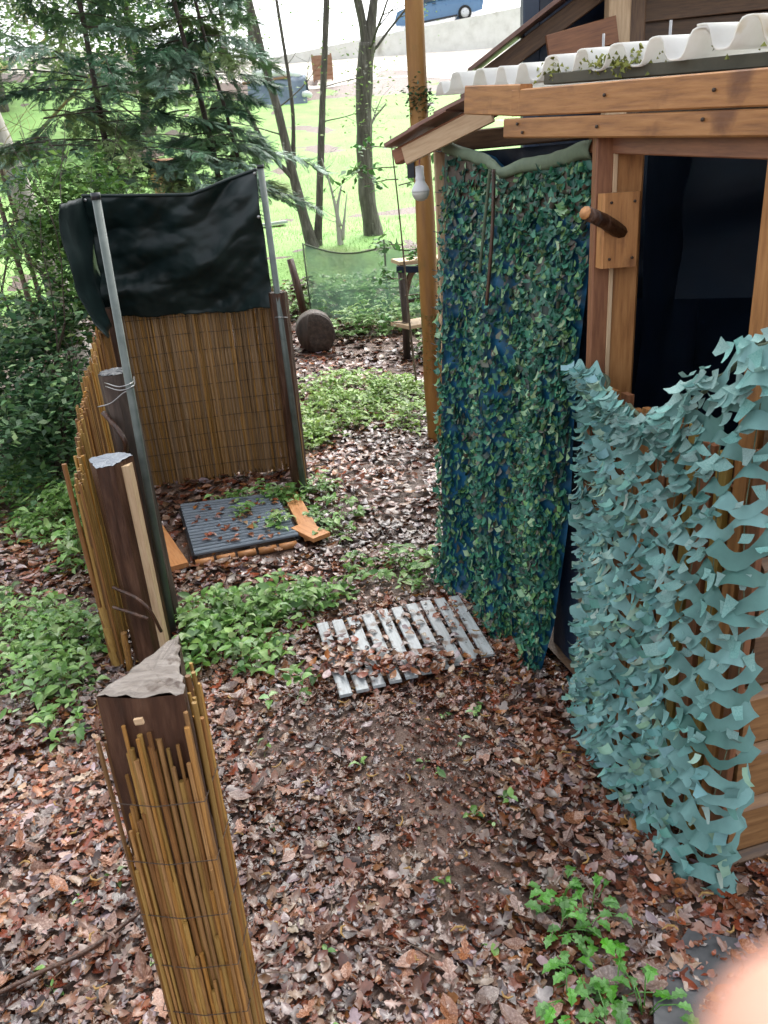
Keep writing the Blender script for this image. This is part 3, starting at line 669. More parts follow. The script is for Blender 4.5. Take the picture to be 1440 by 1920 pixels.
# ------------------------------------------------------------------ reed canes
def canemesh(m, seed):
    rr = random.Random(seed); V, F = [], []; ks = [0, .22, .24, .5, .52, .78, .8, 1]; n = 6
    ks = [0, .34, .36, .70, .72, 1]
    for k, z in enumerate(ks):
        r = 1 + (.16 if k in (1, 3) else 0); ox, oy = rr.uniform(-.3, .3), rr.uniform(-.3, .3)
        V += [(math.cos(j * math.pi / 3) * r + ox, math.sin(j * math.pi / 3) * r + oy, z) for j in range(n)]
    for i in (0, 1, 2, 3, 4):
        for j in range(n): F.append([i * n + j, i * n + (j + 1) % n, (i + 1) * n + (j + 1) % n, (i + 1) * n + j])
    F = [f for f in F]; F.append([5 * n + j for j in range(n)])
    me = bpy.data.meshes.new('cane'); me.from_pydata(V, [], F); me.update(); me.materials.append(m)
    me.polygons.foreach_set('use_smooth', [True] * 30 + [False]); return me
M_reed2 = mat('brown_reed_cane', [(.09, .036, .01), (.17, .075, .02), (.25, .125, .04)], .5, 3, (1.2, 1.2, 4), bump=.3, bdist=.002, rand=.4, spots=((.04, .016, .006), 5, .56, .12))
M_reed3 = mat('straw_reed_cane', [(.20, .105, .022), (.30, .175, .045), (.39, .245, .075)], .5, 3, (1.2, 1.2, 4), bump=.3, bdist=.002, rand=.35, spots=((.13, .06, .018), 5, .58, .12))
CANES = [canemesh(q, i) for i, q in enumerate((M_reed, M_reed2, M_reed3, M_reed))]; CANESD = [canemesh(M_reedd, 9 + i) for i in range(4)]
def cane(parent, p, z0, z1, r, lib, lx=0, ly=0):
    o = link('cane', lib[rnd.randrange(4)], None, parent, True); L = z1 - z0
    o.matrix_basis = Matrix.Translation((p[0], p[1], z0)) @ Matrix(((1, 0, lx, 0), (0, 1, ly, 0), (0, 0, 1, 0), (0, 0, 0, 1))) @ Matrix.Rotation(rnd.uniform(0, 6.28), 4, 'Z') @ Matrix.Diagonal((r, r, L, 1))
    return o
def screen(name, pts, n, z0f, z1f, lib, r0, r1, label, wires, wr=.0016, jit=.006, wm=None, out=(-.0, -.012), power=1):
    root = empty(name, (pts[0][0], pts[0][1], 0), 0, label, 'reed screen')
    P = [Vector((*p, 0)) for p in pts]; cl = [0]
    for a, b in zip(P, P[1:]): cl.append(cl[-1] + (b - a).length)
    def at(t):
        s = t * cl[-1]; return Vector((np.interp(s, cl, [p.x for p in P]), np.interp(s, cl, [p.y for p in P]), 0))
    for i in range(n):
        t = ((i + .5) / n) ** power; p = at(t) + Vector((rnd.uniform(-jit, jit), rnd.uniform(-jit, jit), 0))
        cane(root, p, z0f(t) + rnd.uniform(-.02, .02), z1f(t) + rnd.gauss(0, .02), rnd.uniform(r0, r1), lib, rnd.gauss(0, .006), rnd.gauss(0, .006))
    for z in wires:
        q = [at(t) + Vector((out[0], out[1], z + .006 * vn(t * 6, z * 9))) for t in np.linspace(0, 1, 30)]
        q = [p for p, t in zip(q, np.linspace(0, 1, 30)) if z0f(t) < p.z < z1f(t)]
        if len(q) > 2: tube('wire', q, wr, wm or M_rwire, root, 4)
    return root
# back of the shower cabin (two staggered layers of canes)
back = screen('reed_screen', [(-1.68, 5.12), (-1.1, 5.22), (-.62, 5.26)], 170, lambda t: .04 + .05 * t, lambda t: 1.30 - .02 * math.sin(t * 9), CANESD, .0056, .0088,
              'brown reed screen forming the back wall of the shower cabin', [.16 + k * .115 for k in range(10)], .0018)
for i in range(110):
    t = rnd.random(); p = Vector((-1.67, 5.135, 0)).lerp(Vector((-.63, 5.275, 0)), t); p.y += .03 * math.sin(math.pi * t)
    cane(back, p, .05, 1.27 + rnd.gauss(0, .015), rnd.uniform(.006, .009), CANESD)
side = screen('reed_screen', [(-.60, 5.20), (-.555, 5.0), (-.50, 4.80)], 30, lambda t: .02, lambda t: 1.31 + .02 * t, CANES, .0055, .0085,
              'narrow strip of reed screen at the shower entrance beside the round brown log', [.2, .5, .8, 1.1], .0022, out=(.012, -.004))
def stop(t): return float(np.interp(t, [0, .1, .16, .3, .34, .55, .6, .8, .85, 1], [.86, .95, 1.04, 1.05, 1.12, 1.14, 1.2, 1.22, 1.27, 1.29]))
left = screen('reed_screen', [(-1.185, 2.86), (-1.29, 3.3), (-1.43, 3.95), (-1.60, 4.75), (-1.68, 5.08)], 290, lambda t: .03, stop, CANES, .0045, .008,
              'orange reed screen with stepped ragged top running behind the split posts', [.15, .4, .65, .9], .002, jit=.012, out=(-.014, 0), power=1.8)
cane(left, (-1.21, 2.85), .05, .97, .010, CANES, -.02, 0); cane(left, (-1.14, 2.83), .02, .22, .014, CANES, .12, 0); cane(left, (-1.2, 2.85), .0, .34, .016, CANES, -.02, 0)

# ------------------------------------------------------------------ split posts
def splitpost(name, prof, base, zt, mside, mtop, label, tilt=(0, 0), topslope=(0, 0), seg=7):
    root = empty(name, base, 0, label, 'post')
    n = len(prof); V, F = [], []
    for k in range(seg + 1):
        t = k / seg
        for j, (x, y) in enumerate(prof):
            z = t * zt
            if k == seg: z += topslope[0] * x + topslope[1] * y
            w_ = .008 * vn(j * 2.3 + base[0] * 9, t * 3.5)
            V.append((base[0] + x * (1 + w_ * 6) + tilt[0] * t * zt, base[1] + y * (1 + w_ * 6) + tilt[1] * t * zt, z - (.06 if k == 0 else 0)))
    for k in range(seg):
        for j in range(n): F.append([k * n + j, k * n + (j + 1) % n, (k + 1) * n + (j + 1) % n, (k + 1) * n + j])
    pm('shaft', V, F, mside, root, False)
    top = V[-n:]; c = Vector((sum(v[0] for v in top) / n, sum(v[1] for v in top) / n, sum(v[2] for v in top) / n))
    T = [Vector(v) for v in top]; T2 = [c + (Vector(v) - c) * 1.0 + Vector((0, 0, .004)) for v in top]
    TT = []; 
    for i in range(n):
        for k in range(6): TT.append(T2[i].lerp(T2[(i + 1) % n], k / 6) + (Vector((rnd.uniform(-.004, .004), rnd.uniform(-.004, .004), rnd.uniform(-.004, .001))) if k else Vector((0, 0, -.003))))
    K = len(TT); IN = [c.lerp(q, .86) + Vector((0, 0, .004 + rnd.uniform(-.0004, .0004))) for q in TT]; IM = [c.lerp(q, .45) + Vector((0, 0, .004 + rnd.uniform(-.0006, .0006))) for q in TT]
    pm('top', TT + IN + IM + [c + Vector((0, 0, .005))], [[a * K + i, a * K + (i + 1) % K, (a + 1) * K + (i + 1) % K, (a + 1) * K + i] for a in range(2) for i in range(K)] + [[2 * K + i, 2 * K + (i + 1) % K, 3 * K] for i in range(K)], mtop, root)
    return root
def hexprof(r, flat=1, rot=0, n=8):
    return [(r * math.cos(2 * math.pi * j / n + rot), r * flat * math.sin(2 * math.pi * j / n + rot)) for j in range(n)]
post1 = splitpost('split_post', hexprof(.068, .8, .2), (-1.085, 3.26, 0), 1.23, M_bark, M_stone, 'dark round wooden post wired to the leaning metal pole', (-.006, .0), (.05, .1))
post2 = splitpost('split_post', [(-.085, .02), (-.03, -.075), (.03, -.06), (.085, .03), (.04, .06), (-.03, .065)], (-1.045, 2.87, 0), .965, M_barkw, M_blueend, 'shorter split post with pale wedge shaped wet top in front of the dark post', (-.004, 0), (0, .1))
board('bark_strip', (-.982, 2.868, -.02), (-.985, 2.87, .945), .06, .03, M_woodp, post2, up=(0, 1, 0))
post3 = splitpost('split_post', hexprof(.058, .9), (-.545, 4.83, 0), 1.335, M_barkw, M_bark, 'brown wooden post at the shower entrance behind the upright metal pole', (.003, 0))
post4 = splitpost('split_post', hexprof(.06, .9), (-1.66, 5.02, 0), 1.30, M_barkw, M_bark, 'brown corner post in the back left corner of the shower cabin', (0, 0))
post5 = splitpost('split_post', [(-.088, -.080), (-.01, -.092), (.066, -.088), (.042, .0), (.018, .10), (-.035, .01)], (-.435, 1.205, 0), 1.08, M_barkw, M_endgrain,
                  'thick three cornered split post wrapped in reed canes with cracked grey top', (0, 0), (0, .03), 9)
# reed wrap of the near post
def wrap(x0, y0, x1, y1, n, tops, r=(.0032, .0055)):
    for i in range(n):
        t = (i + .5) / n; x, y = lerp(x0, x1, t) + rnd.uniform(-.002, .002), lerp(y0, y1, t) + rnd.uniform(-.004, .004)
        cane(post5, (x, y), -.03, tops(t) + rnd.uniform(-.05, .05), rnd.uniform(*r), CANES, rnd.gauss(0, .008), rnd.gauss(0, .003))
wrap(-.530, 1.112, -.365, 1.104, 26, lambda t: float(np.interp(t, [0, .12, .25, .4, .6, .75, 1], [.70, .78, .98, 1.01, 1.0, .92, .98])))
wrap(-.525, 1.104, -.37, 1.094, 16, lambda t: .62 + .22 * math.sin(t * 7))
wrap(-.362, 1.105, -.375, 1.235, 14, lambda t: 1.03 + .03 * t)
wrap(-.535, 1.115, -.47, 1.24, 13, lambda t: 1.02)
for z in (.86, .72, .58, .44, .3):
    tube('wire', [(-.542, 1.20, z), (-.54, 1.104, z + .003), (-.45, 1.088, z), (-.36, 1.088, z + .004), (-.354, 1.2, z)], .0013, M_rwire, post5, 4)
board('wood_chip', (-.455, 1.098, 1.040), (-.44, 1.097, 1.042), .012, .006, M_woodp, post5)
# wires that tie the pole
tube('wire', curve_pts([(-1.17, 3.2, 1.10), (-1.10, 3.17, 1.12), (-1.03, 3.15, 1.165), (-.985, 3.13, 1.17)], 5), .003, M_wire, post1, 5)
for z in (1.185, 1.20):
    tube('wire', curve_pts([(-1.02, 3.28, z), (-.98, 3.12, z + .01), (-1.03, 3.1, z), (-1.12, 3.2, z)], 5), .0025, M_wire, post1, 5)
tube('strap', curve_pts([(-1.16, 3.22, 1.07), (-1.085, 3.16, .99), (-1.075, 3.16, .92), (-1.14, 3.2, .84)], 6), .012, M_barkw, post1, 6)
tube('bramble', curve_pts([(-1.12, 2.80, .45), (-1.02, 2.75, .42), (-.97, 2.74, .36), (-.95, 2.76, .25)], 6), .007, M_barkw, post2, 6)
tube('bramble', curve_pts([(-1.13, 2.78, .37), (-1.05, 2.74, .36), (-.98, 2.73, .33)], 6), .007, M_barkw, post2, 6)

# ------------------------------------------------------------------ metal poles, tarpaulin
pl = empty('metal_pole', (-1.02, 3.1, 0), 0, 'grey metal pole leaning beside the dark round post', 'pole')
tube('tube', [(-1.015, 3.1, -.05), (-.99, 3.15, 1.905)], .0165, M_pole, pl, 12); tube('end_cap', [(-.99, 3.15, 1.9), (-.99, 3.15, 1.925)], .0185, M_black, pl, 12)
pr = empty('metal_pole', (-.523, 4.76, 0), 0, 'grey metal pole standing in front of the reed strip at the shower entrance', 'pole')
tube('tube', [(-.515, 4.755, -.05), (-.555, 4.82, 2.03)], .019, M_pole, pr, 12); tube('end_cap', [(-.555, 4.82, 2.025), (-.555, 4.82, 2.045)], .021, M_black, pr, 12)
tube('wire', curve_pts([(-.60, 4.84, 1.19), (-.545, 4.76, 1.2), (-.50, 4.80, 1.19), (-.50, 4.86, 1.19)], 5), .004, M_wire, pr, 5)
tp = empty('tarpaulin', (-1.1, 5.1, 1.3), 0, 'glossy dark green tarpaulin hung round the top of the shower cabin', 'tarpaulin')
def tarp_f(u, v):
    p = Vector((-1.66, 5.10, 0)).lerp(Vector((-.585, 4.90, 0)), u)
    top = float(np.interp(u, [0, .2, .45, .62, .72, .85, 1], [1.955, 1.94, 1.925, 1.915, 1.94, 1.985, 2.02])); bot = 1.245 - .03 * math.sin(u * math.pi) + .02 * vn(u * 6, 4) + .008 * vn(u * 30, 2)
    wr = .05 * vn(u * 2.2 + v * 1.5, v * 3 - u * 2.5, 3) + .022 * vn(u * 6, v * 9 - u * 5, 1) + .06 * math.exp(-((v - .22 - .5 * u ** 2) / .10) ** 2) + .004 * vn(u * 14, v * 16, 6) + .06 * abs(vn(u * 1.6 + v * 1.2, v * 3 - u * 2, 11)) + .008 * abs(vn(u * 5 - v * 2, v * 8 + u * 3, 12))
    return (p.x, p.y - wr - .02 + .12 * math.sin(math.pi * u) * (1 - v), lerp(bot, top, v))
gridsurf('back_sheet', tarp_f, 110, 80, M_tarp, tp, .004)
tube('hem', [Vector(tarp_f(u, 1.0)) + Vector((0, 0, .003)) for u in np.linspace(0, 1, 50)], .011, M_tarp, tp, 6)
def tarp_l(u, v):
    p = Vector((-1.66, 5.10, 0)).lerp(Vector((-1.525, 4.42, 0)), u); top = lerp(1.955, 1.91, u); bot = lerp(1.245, 1.2, u)
    return (p.x - .17 * float(np.interp(v, [0, .12, .35, .7, .92, 1], [-.3, .1, .4, .5, .42, .35])) * u - .03 * vn(u * 3, v * 3), p.y, lerp(bot, top, v) + .01 * vn(u * 7, 3))
gridsurf('side_sheet', tarp_l, 30, 24, M_tarp, tp, .004)
for (u, v) in ((.02, .97), (.99, .98), (.99, .68)):
    q = Vector(tarp_f(u, v)); tube('eyelet', [q + Vector((0, -.012, 0)), q + Vector((0, -.018, 0))], .01, M_wire, tp, 8)

# ------------------------------------------------------------------ shower tray, duckboard, slab
gr = empty('shower_grate', (-.9, 4.3, 0), 0, 'dark ribbed shower grate lying on orange timber inside the cabin', 'grate')
g1, g2, g3, g4 = Vector((-1.30, 4.62, .085)), Vector((-.70, 4.70, .085)), Vector((-.50, 4.03, .085)), Vector((-1.06, 3.86, .085))
for k in range(18):
    t = k / 17; board('slat', g1.lerp(g4, t), g2.lerp(g3, t), .018, .030, M_bslat, gr, ch=.004)
for a, b in ((g1, g4), (g2, g3), (g1.lerp(g2, .5), g4.lerp(g3, .5))):
    board('bearer', a - Vector((0, 0, .02)), b - Vector((0, 0, .02)), .02, .03, M_black, gr)
M_op = mat('orange_plank', [(.33, .13, .04), (.45, .2, .075), (.52, .27, .12)], .45, 1.0, GR, bump=.3, bdist=.002, rand=.12)
board('plank', (-1.47, 4.45, .06), (-1.14, 3.78, .05), .03, .12, M_op, gr); board('plank', (-.64, 4.86, .06), (-.415, 4.02, .06), .03, .10, M_op, gr); board('plank', (-.50, 4.14, .084), (-.36, 3.96, .084), .025, .12, M_op, gr)
for k in range(5):
    a = g4.lerp(g3, k / 5 + .02) + Vector((-.005, -.035, -.045)); b = g4.lerp(g3, (k + 1) / 5 - .02) + Vector((.0, -.03, -.045))
    tube('log_edge', [a, b], .022, M_op, gr, 8, .2)
db = empty('duckboard', (.05, 2.9, 0), 0, 'grey weathered slatted duckboard half covered by leaves at the curtain foot', 'duckboard')
d1, d2, d3, d4 = Vector((-.32, 3.06, .055)), Vector((.30, 3.22, .055)), Vector((.39, 2.70, .055)), Vector((-.20, 2.50, .055))
for k in range(10):
    t = k / 9; o = board('slat', d1.lerp(d2, t) + Vector((0, rnd.uniform(-.008, .008), 0)), d4.lerp(d3, t), .014, .051, M_gslat, db, ch=.003)
for t in (.12, .5, .88):
    board('bearer', d1.lerp(d4, t) - Vector((0, 0, .018)), d2.lerp(d3, t) - Vector((0, 0, .018)), .02, .03, M_woodd, db)
Vs, Fs, Cs = [], [], []; off = 0
n = 230; tt = rng.random(n) ** 1.7; x = -.26 + .5 * tt + rng.normal(0, .05, n); y = 2.56 + (1 - tt) * .25 * rng.random(n) + .12 * rng.random(n)
add(scatter(BEECH[0], np.stack([x, y, .066 + rng.uniform(0, .02, n)], 1), rots(rng.uniform(0, 6.28, n), np.abs(rng.normal(0, .35, n)), rng.uniform(0, 6.28, n)), rng.uniform(.03, .065, n), leafcols(n, LITTER, LW)))
n = 60; x = rng.uniform(-.3, .3, n); y = rng.uniform(2.7, 3.1, n)
add(scatter(BEECH[1], np.stack([x, y, .068 + rng.uniform(0, .01, n)], 1), rots(rng.uniform(0, 6.28, n), np.abs(rng.normal(0, .25, n)), rng.uniform(0, 6.28, n)), rng.uniform(.025, .055, n), leafcols(n, LITTER, LW)))
n = 70; x = rng.uniform(-1.2, -.6, n); y = rng.uniform(3.95, 4.6, n)
add(scatter(BEECH[1], np.stack([x, y, .10 + rng.uniform(0, .008, n)], 1), rots(rng.uniform(0, 6.28, n), np.abs(rng.normal(0, .2, n)), rng.uniform(0, 6.28, n)), rng.uniform(.03, .07, n), leafcols(n, LITTER, LW)))
tag(npmesh('scattered_leaves', np.concatenate(Vs), np.concatenate(Fs), np.concatenate(Cs), M_litter), 'brown leaves lying scattered on the duckboard and the shower grate', 'leaves', kind='stuff')
sp = [(.50, 1.08), (.60, 1.06), (.90, 1.12), (.86, 1.34), (.70, 1.40), (.56, 1.26)]
V = [(x, y, .02) for x, y in sp] + [(lerp(.7, x, .985), lerp(1.2, y, .985), .052 + .004 * math.sin(x * 9)) for x, y in sp]; n = 6
slab = pm('stone_slab', V, [[j, (j + 1) % n, n + (j + 1) % n, n + j] for j in range(n)] + [[n + j for j in range(n)]], M_stone)
tag(slab, 'dark grey flat stone slab lying in the leaves near the net', 'stone')

# ------------------------------------------------------------------ green ground cover
LEAF = [fan([(0, 0), (.18, .17), (.45, .27), (.75, .17), (1, 0), (.75, -.17), (.45, -.27), (.18, -.17)], curl=c, fold=f) for c, f in ((-.35, .25), (.2, .3), (-.6, .1))]
COVER = [(.13, .27, .06), (.19, .35, .09), (.27, .43, .16), (.07, .17, .04), (.33, .47, .25)]
def cover(name, blobs, label, size=(.03, .055), hmax=.14, pal=COVER, pw=(3, 4, 3, 2, 1.5), stems=True):
    global off
    Vs.clear(); Fs.clear(); Cs.clear(); off = 0
    SV, SF = [], []
    for (cx, cy, rx, ry, n) in blobs:
        a = rng.uniform(0, 6.28, n); r = np.sqrt(rng.random(n)); r = r * (.75 + .45 * rng.random(n)); r = r * np.array([1 + .5 * vn(math.cos(q) * 1.5 + cx * 3, math.sin(q) * 1.5 + cy * 3) for q in a]); x = cx + np.cos(a) * r * rx; y = cy + np.sin(a) * r * ry
        # sprigs: groups of three leaves on a stem
        for i in range(n):
            z0 = micro_z(x[i], y[i]); h = rnd.random() ** 1.4 * hmax * 1.2 * (1.15 - .7 * min(1, r[i])); hx, hy = x[i] + rnd.gauss(0, .02), y[i] + rnd.gauss(0, .02)
            k = 3; az = rnd.uniform(0, 6.28); P = []; R = []; 
            yaw = np.array([az + j * 2.1 + rnd.uniform(-.3, .3) for j in range(k)]); sc = np.array([rnd.uniform(size[0] * .6, size[1] * 1.15) for j in range(k)])
            P = np.stack([hx + np.cos(yaw) * sc * .5, hy + np.sin(yaw) * sc * .5, np.full(k, z0 + h + .02) + rng.uniform(-.012, .012, k)], 1)
            R = rots(yaw, rng.normal(.15, .35, k), rng.uniform(0, 6.28, k))
            c = leafcols(k, pal, pw, .22)
            add(scatter(LEAF[rnd.randrange(3)], P, R, sc, c))
            if stems and rnd.random() < .6: tubedata([(x[i], y[i], z0), ((x[i] + hx) / 2, (y[i] + hy) / 2 + .004, z0 + h * .6), (hx, hy, z0 + h + .02)], .0012, 3, False, 0, SV, SF)
    o = npmesh(name, np.concatenate(Vs), np.concatenate(Fs), np.concatenate(Cs), M_cover); tag(o, label, 'ground cover', kind='stuff')
    if SV:
        MS = mat('cover_stem', [(.12, .17, .05), (.2, .24, .09)], .6, 10, bump=0); q = pm('stems', SV, SF, MS, o); tag(q, kind='stuff')
    return o
cover('ground_cover', [(-.74, 3.18, .28, .22, 150), (-.52, 3.28, .24, .2, 105), (-.85, 2.95, .16, .22, 85), (-.30, 3.36, .12, .10, 22), (-.62, 2.84, .2, .14, 42), (-.42, 2.62, .12, .1, 10)], 'light green leafy ground cover between the shower cabin and duckboard', size=(.04, .07))
cover('ground_cover', [(.0, 3.66, .24, .16, 30), (.22, 3.52, .16, .14, 20), (-.1, 3.42, .12, .1, 9), (.12, 3.36, .1, .08, 9)], 'sparse green sprigs in the leaves behind the duckboard', hmax=.1, size=(.04, .07))
cover('ground_cover', [(-1.02, 4.74, .10, .08, 16), (-.74, 4.66, .27, .17, 95), (-.86, 4.38, .10, .08, 20), (-.64, 4.2, .11, .09, 24), (-.34, 4.35, .18, .25, 46), (-.28, 4.05, .1, .1, 14), (-.42, 4.75, .14, .1, 28)], 'green seedlings growing through and around the shower grate', hmax=.12, size=(.04, .065))
cover('ground_cover', [(-2.3, 5.2, .55, .7, 420), (-2.0, 4.6, .35, .45, 240), (-2.75, 5.9, .5, .6, 220), (-1.75, 4.1, .14, .3, 90)], 'lush green ground cover left of the reed screen under the dark bush', hmax=.22, size=(.04, .07))
cover('ground_cover', [(-1.55, 3.05, .28, .32, 230), (-1.42, 2.72, .16, .2, 90), (-1.85, 3.35, .3, .2, 110), (-1.3, 2.45, .1, .1, 14)], 'green leafy patch on the woodland floor left of the near post', hmax=.14, size=(.035, .06))
cover('ground_cover', [(-.35, 6.7, .42, .6, 330), (-.3, 7.6, .5, .6, 260), (.2, 7.2, .3, .5, 200), (.3, 6.3, .25, .3, 70), (-.55, 6.1, .2, .3, 90)], 'yellow green ground cover along the path beyond the shower cabin', hmax=.16, size=(.045, .075), pal=[(.2, .33, .07), (.27, .42, .1), (.33, .48, .16), (.14, .25, .06)], pw=(3, 4, 2, 2))
cover('ground_cover', [(.2, 10.2, .9, .35, 260), (-.2, 11.2, 1.3, .5, 380), (.9, 9.2, .35, .6, 150)], 'pale green plants growing along the mesh fence', hmax=.35, size=(.06, .11), pal=[(.2, .36, .12), (.3, .46, .2), (.38, .52, .26)], pw=(3, 3, 2))
cover('ground_cover', [(-.2, 1.9, .9, .6, 14), (-.75, 1.6, .3, .4, 8), (.2, 1.7, .2, .3, 5), (.25, 2.3, .1, .1, 4)], 'single green seedlings dotted over the brown leaf path', hmax=.03, size=(.02, .04))
# one leafy plant by the slab: every leaf its own part
lobed = [(.1, .06), (.2, .22), (.34, .16), (.46, .32), (.6, .2), (.74, .28), (.84, .12), (1, 0)]
LOB = fan([(0, 0)] + lobed + [(x, -y) for x, y in lobed[-2::-1]], curl=-.5, fold=.2)
M_pleaf = mat('plant_leaf', [(.05, .17, .02), (.085, .26, .035), (.13, .33, .06)], .32, 20, bump=.3, bdist=.002, transl=.25, rand=.3, sat_rand=.2)
lobme = bpy.data.meshes.new('leaf'); lobme.from_pydata([tuple(v) for v in LOB[0]], [], [list(map(int, f)) for f in LOB[1]]); lobme.update(); lobme.materials.append(M_pleaf)
def leafplant(label, spots, nl, size):
    root = empty('leafy_plant', (spots[0][0], spots[0][1], 0), 0, label, 'plant', 'leafy plants by the stone slab')
    for (cx, cy) in spots:
        for i in range(nl):
            a = rnd.uniform(0, 6.28); r = rnd.uniform(.02, .085); h = rnd.uniform(.05, .11) - r * .3; z0 = micro_z(cx, cy)
            s = rnd.uniform(*size); tip = Vector((cx + math.cos(a) * r, cy + math.sin(a) * r, z0 + h))
            o = link('leaf', lobme, None, root, True); o.location = tip + Vector((math.cos(a), math.sin(a), 0)) * s * .45; o.scale = (s, s, s); o.rotation_euler = (rnd.gauss(0, .25), rnd.uniform(-.1, .5), a)
            if i % 2 == 0: tube('stalk', [(cx, cy, z0), ((cx + tip.x) / 2, (cy + tip.y) / 2, z0 + h * .8), tip], .0016, M_pleaf, root, 4)
leafplant('glossy green lobed plant growing just below the net corner', [(.40, 1.50), (.47, 1.47), (.37, 1.42), (.44, 1.41)], 11, (.035, .055))
leafplant('glossy green lobed plant growing along the stone slab edge', [(.40, 1.30), (.47, 1.25), (.35, 1.24), (.43, 1.17), (.52, 1.2)], 10, (.035, .055))

# ------------------------------------------------------------------ trees
def foliage(name, P, size, pal, pw, parent, m=None, leaf=None, stretch=1.0, flat=.5, var=.3):
    global off
    n = len(P); Vs.clear(); Fs.clear(); Cs.clear(); off = 0
    sc = rng.uniform(size[0], size[1], n); sc3 = np.stack([sc * stretch, sc, sc], 1)
    R = rots(rng.uniform(0, 6.28, n), rng.normal(0, flat, n), rng.uniform(0, 6.28, n)); c = leafcols(n, pal, pw, var)
    add(scatter(leaf or QLEAF, P, R, sc3, c))
    o = npmesh(name, np.concatenate(Vs), np.concatenate(Fs), np.concatenate(Cs), m or M_green, parent); tag(o, kind='stuff'); return o
QLEAF = (np.array([(-.5, 0, 0), (-.1, .28, .06), (.5, 0, -.05), (-.1, -.28, .06)], float), np.array([[0, 1, 2, 3]]))
def branches(base, dirv, L, r, depth, out, tips, spread=.6, upb=.15, seg=5, n_child=3):
    p = Vector(base); d = Vector(dirv).normalized(); pts = [p.copy()]; rr = [r]
    for k in range(seg):
        d = (d + Vector((rnd.gauss(0, .11), rnd.gauss(0, .11), rnd.gauss(upb * .3, .06)))).normalized(); p = p + d * L / seg; pts.append(p.copy()); rr.append(r * (1 - .55 * (k + 1) / seg))
        if depth > 0 and k >= 1:
            for c in range(1 if rnd.random() < n_child / 4 else 0):
                q = (d + Vector((rnd.gauss(0, spread), rnd.gauss(0, spread), rnd.gauss(upb, .3)))).normalized()
                branches(p, q, L * rnd.uniform(.4, .65), rr[-1] * .55, depth - 1, out, tips, spread, upb, 4, n_child)
    out.append((pts, rr)); tips += pts[2:]
def mesh_branches(name, out, m, parent, minr=0):
    V, F = [], []
    for pts, rr in out:
        tubedata(pts, [max(x, .002) for x in rr], 5 if rr[0] < .03 else 8, False, 0, V, F)
    return tag(pm(name, V, F, m, parent, True), kind='stuff')
def tree(name, label, stems, bark, nl=0, lsize=(.05, .09), pal=None, pw=None, bl=1.6, depth=2, from_=.35, group=None, spread=.7, bn=9, cat='tree', crownr=.25, brm=None):
    b = stems[0][0][0]; root = empty(name, b, 0, label, cat, group); tips = []
    for (pts, r0, r1) in stems:
        c = curve_pts(pts, 8); rr = [lerp(r0, r1, (k / (len(c) - 1)) ** .8) * (1.35 - .35 * min(1, k / 5)) for k in range(len(c))]
        tube('trunk', c, rr, bark, root, 12, .18)
        out = []
        for k in range(bn):
            i = int(lerp(from_, .98, rnd.random()) * (len(c) - 1)); a = rnd.uniform(0, 6.28)
            branches(c[i], (math.cos(a), math.sin(a), rnd.uniform(.2, .9)), bl * rnd.uniform(.5, 1.1), rr[i] * .2, depth, out, tips, spread, .1)
        if out: mesh_branches('branches', out, brm or bark, root)
    if nl and tips:
        T = np.array([tuple(t) for t in tips]); P = T[rng.integers(0, len(T), nl)] + rng.normal(0, crownr, (nl, 3)); foliage('crown', P, lsize, pal, pw, root)
    return root
SPR = [(.22, .34, .10), (.30, .42, .15), (.16, .27, .07)]
# slender orange trunk beside the curtain
ot = empty('slender_tree', (.447, 5.88, 0), 0, 'slender straight orange barked tree trunk rising behind the camouflage curtain', 'tree')
c = curve_pts([(.475, 5.88, -.05), (.46, 5.88, .5), (.455, 5.89, 1.4), (.448, 5.9, 2.2), (.44, 5.9, 3.2), (.42, 5.92, 5), (.45, 5.95, 7.5)], 8)
tube('trunk', c, [lerp(.078, .05, k / (len(c) - 1)) for k in range(len(c))], M_orange, ot, 14, .12)
P = np.stack([.455 + rng.normal(0, .045, 420), 5.86 + rng.normal(0, .035, 420), 2.42 + rng.normal(0, .055, 420)], 1); foliage('moss_collar', P, (.02, .045), [(.03, .075, .03), (.06, .12, .05)], [1, 1], ot)
P = np.stack([.46 + rng.normal(0, .045, 500), 5.82 + rng.normal(0, .03, 500), rng.uniform(.55, 1.0, 500)], 1); foliage('trunk_moss', P, (.01, .022), [(.10, .11, .02), (.17, .17, .04)], [1, 1], ot)
out, tips = [], []
for k in range(9):
    a = rnd.uniform(0, 6.28); branches((.43, 5.93, rnd.uniform(4.6, 7.4)), (math.cos(a), math.sin(a), .3), rnd.uniform(1.8, 3.4), .025, 2, out, tips, .6, .08)
mesh_branches('branches', out, M_trunkbark, ot); T = np.array([tuple(t) for t in tips]); foliage('crown', T[rng.integers(0, len(T), 9000)] + rng.normal(0, .42, (9000, 3)), (.08, .15), SPR, [3, 3, 2], ot)  # unseen crown made denser and wider to shade the hut and path
board('nest_box', (.365, 5.86, 1.93), (.365, 5.86, 2.10), .03, .05, M_black, ot, up=(0, 1, 0))
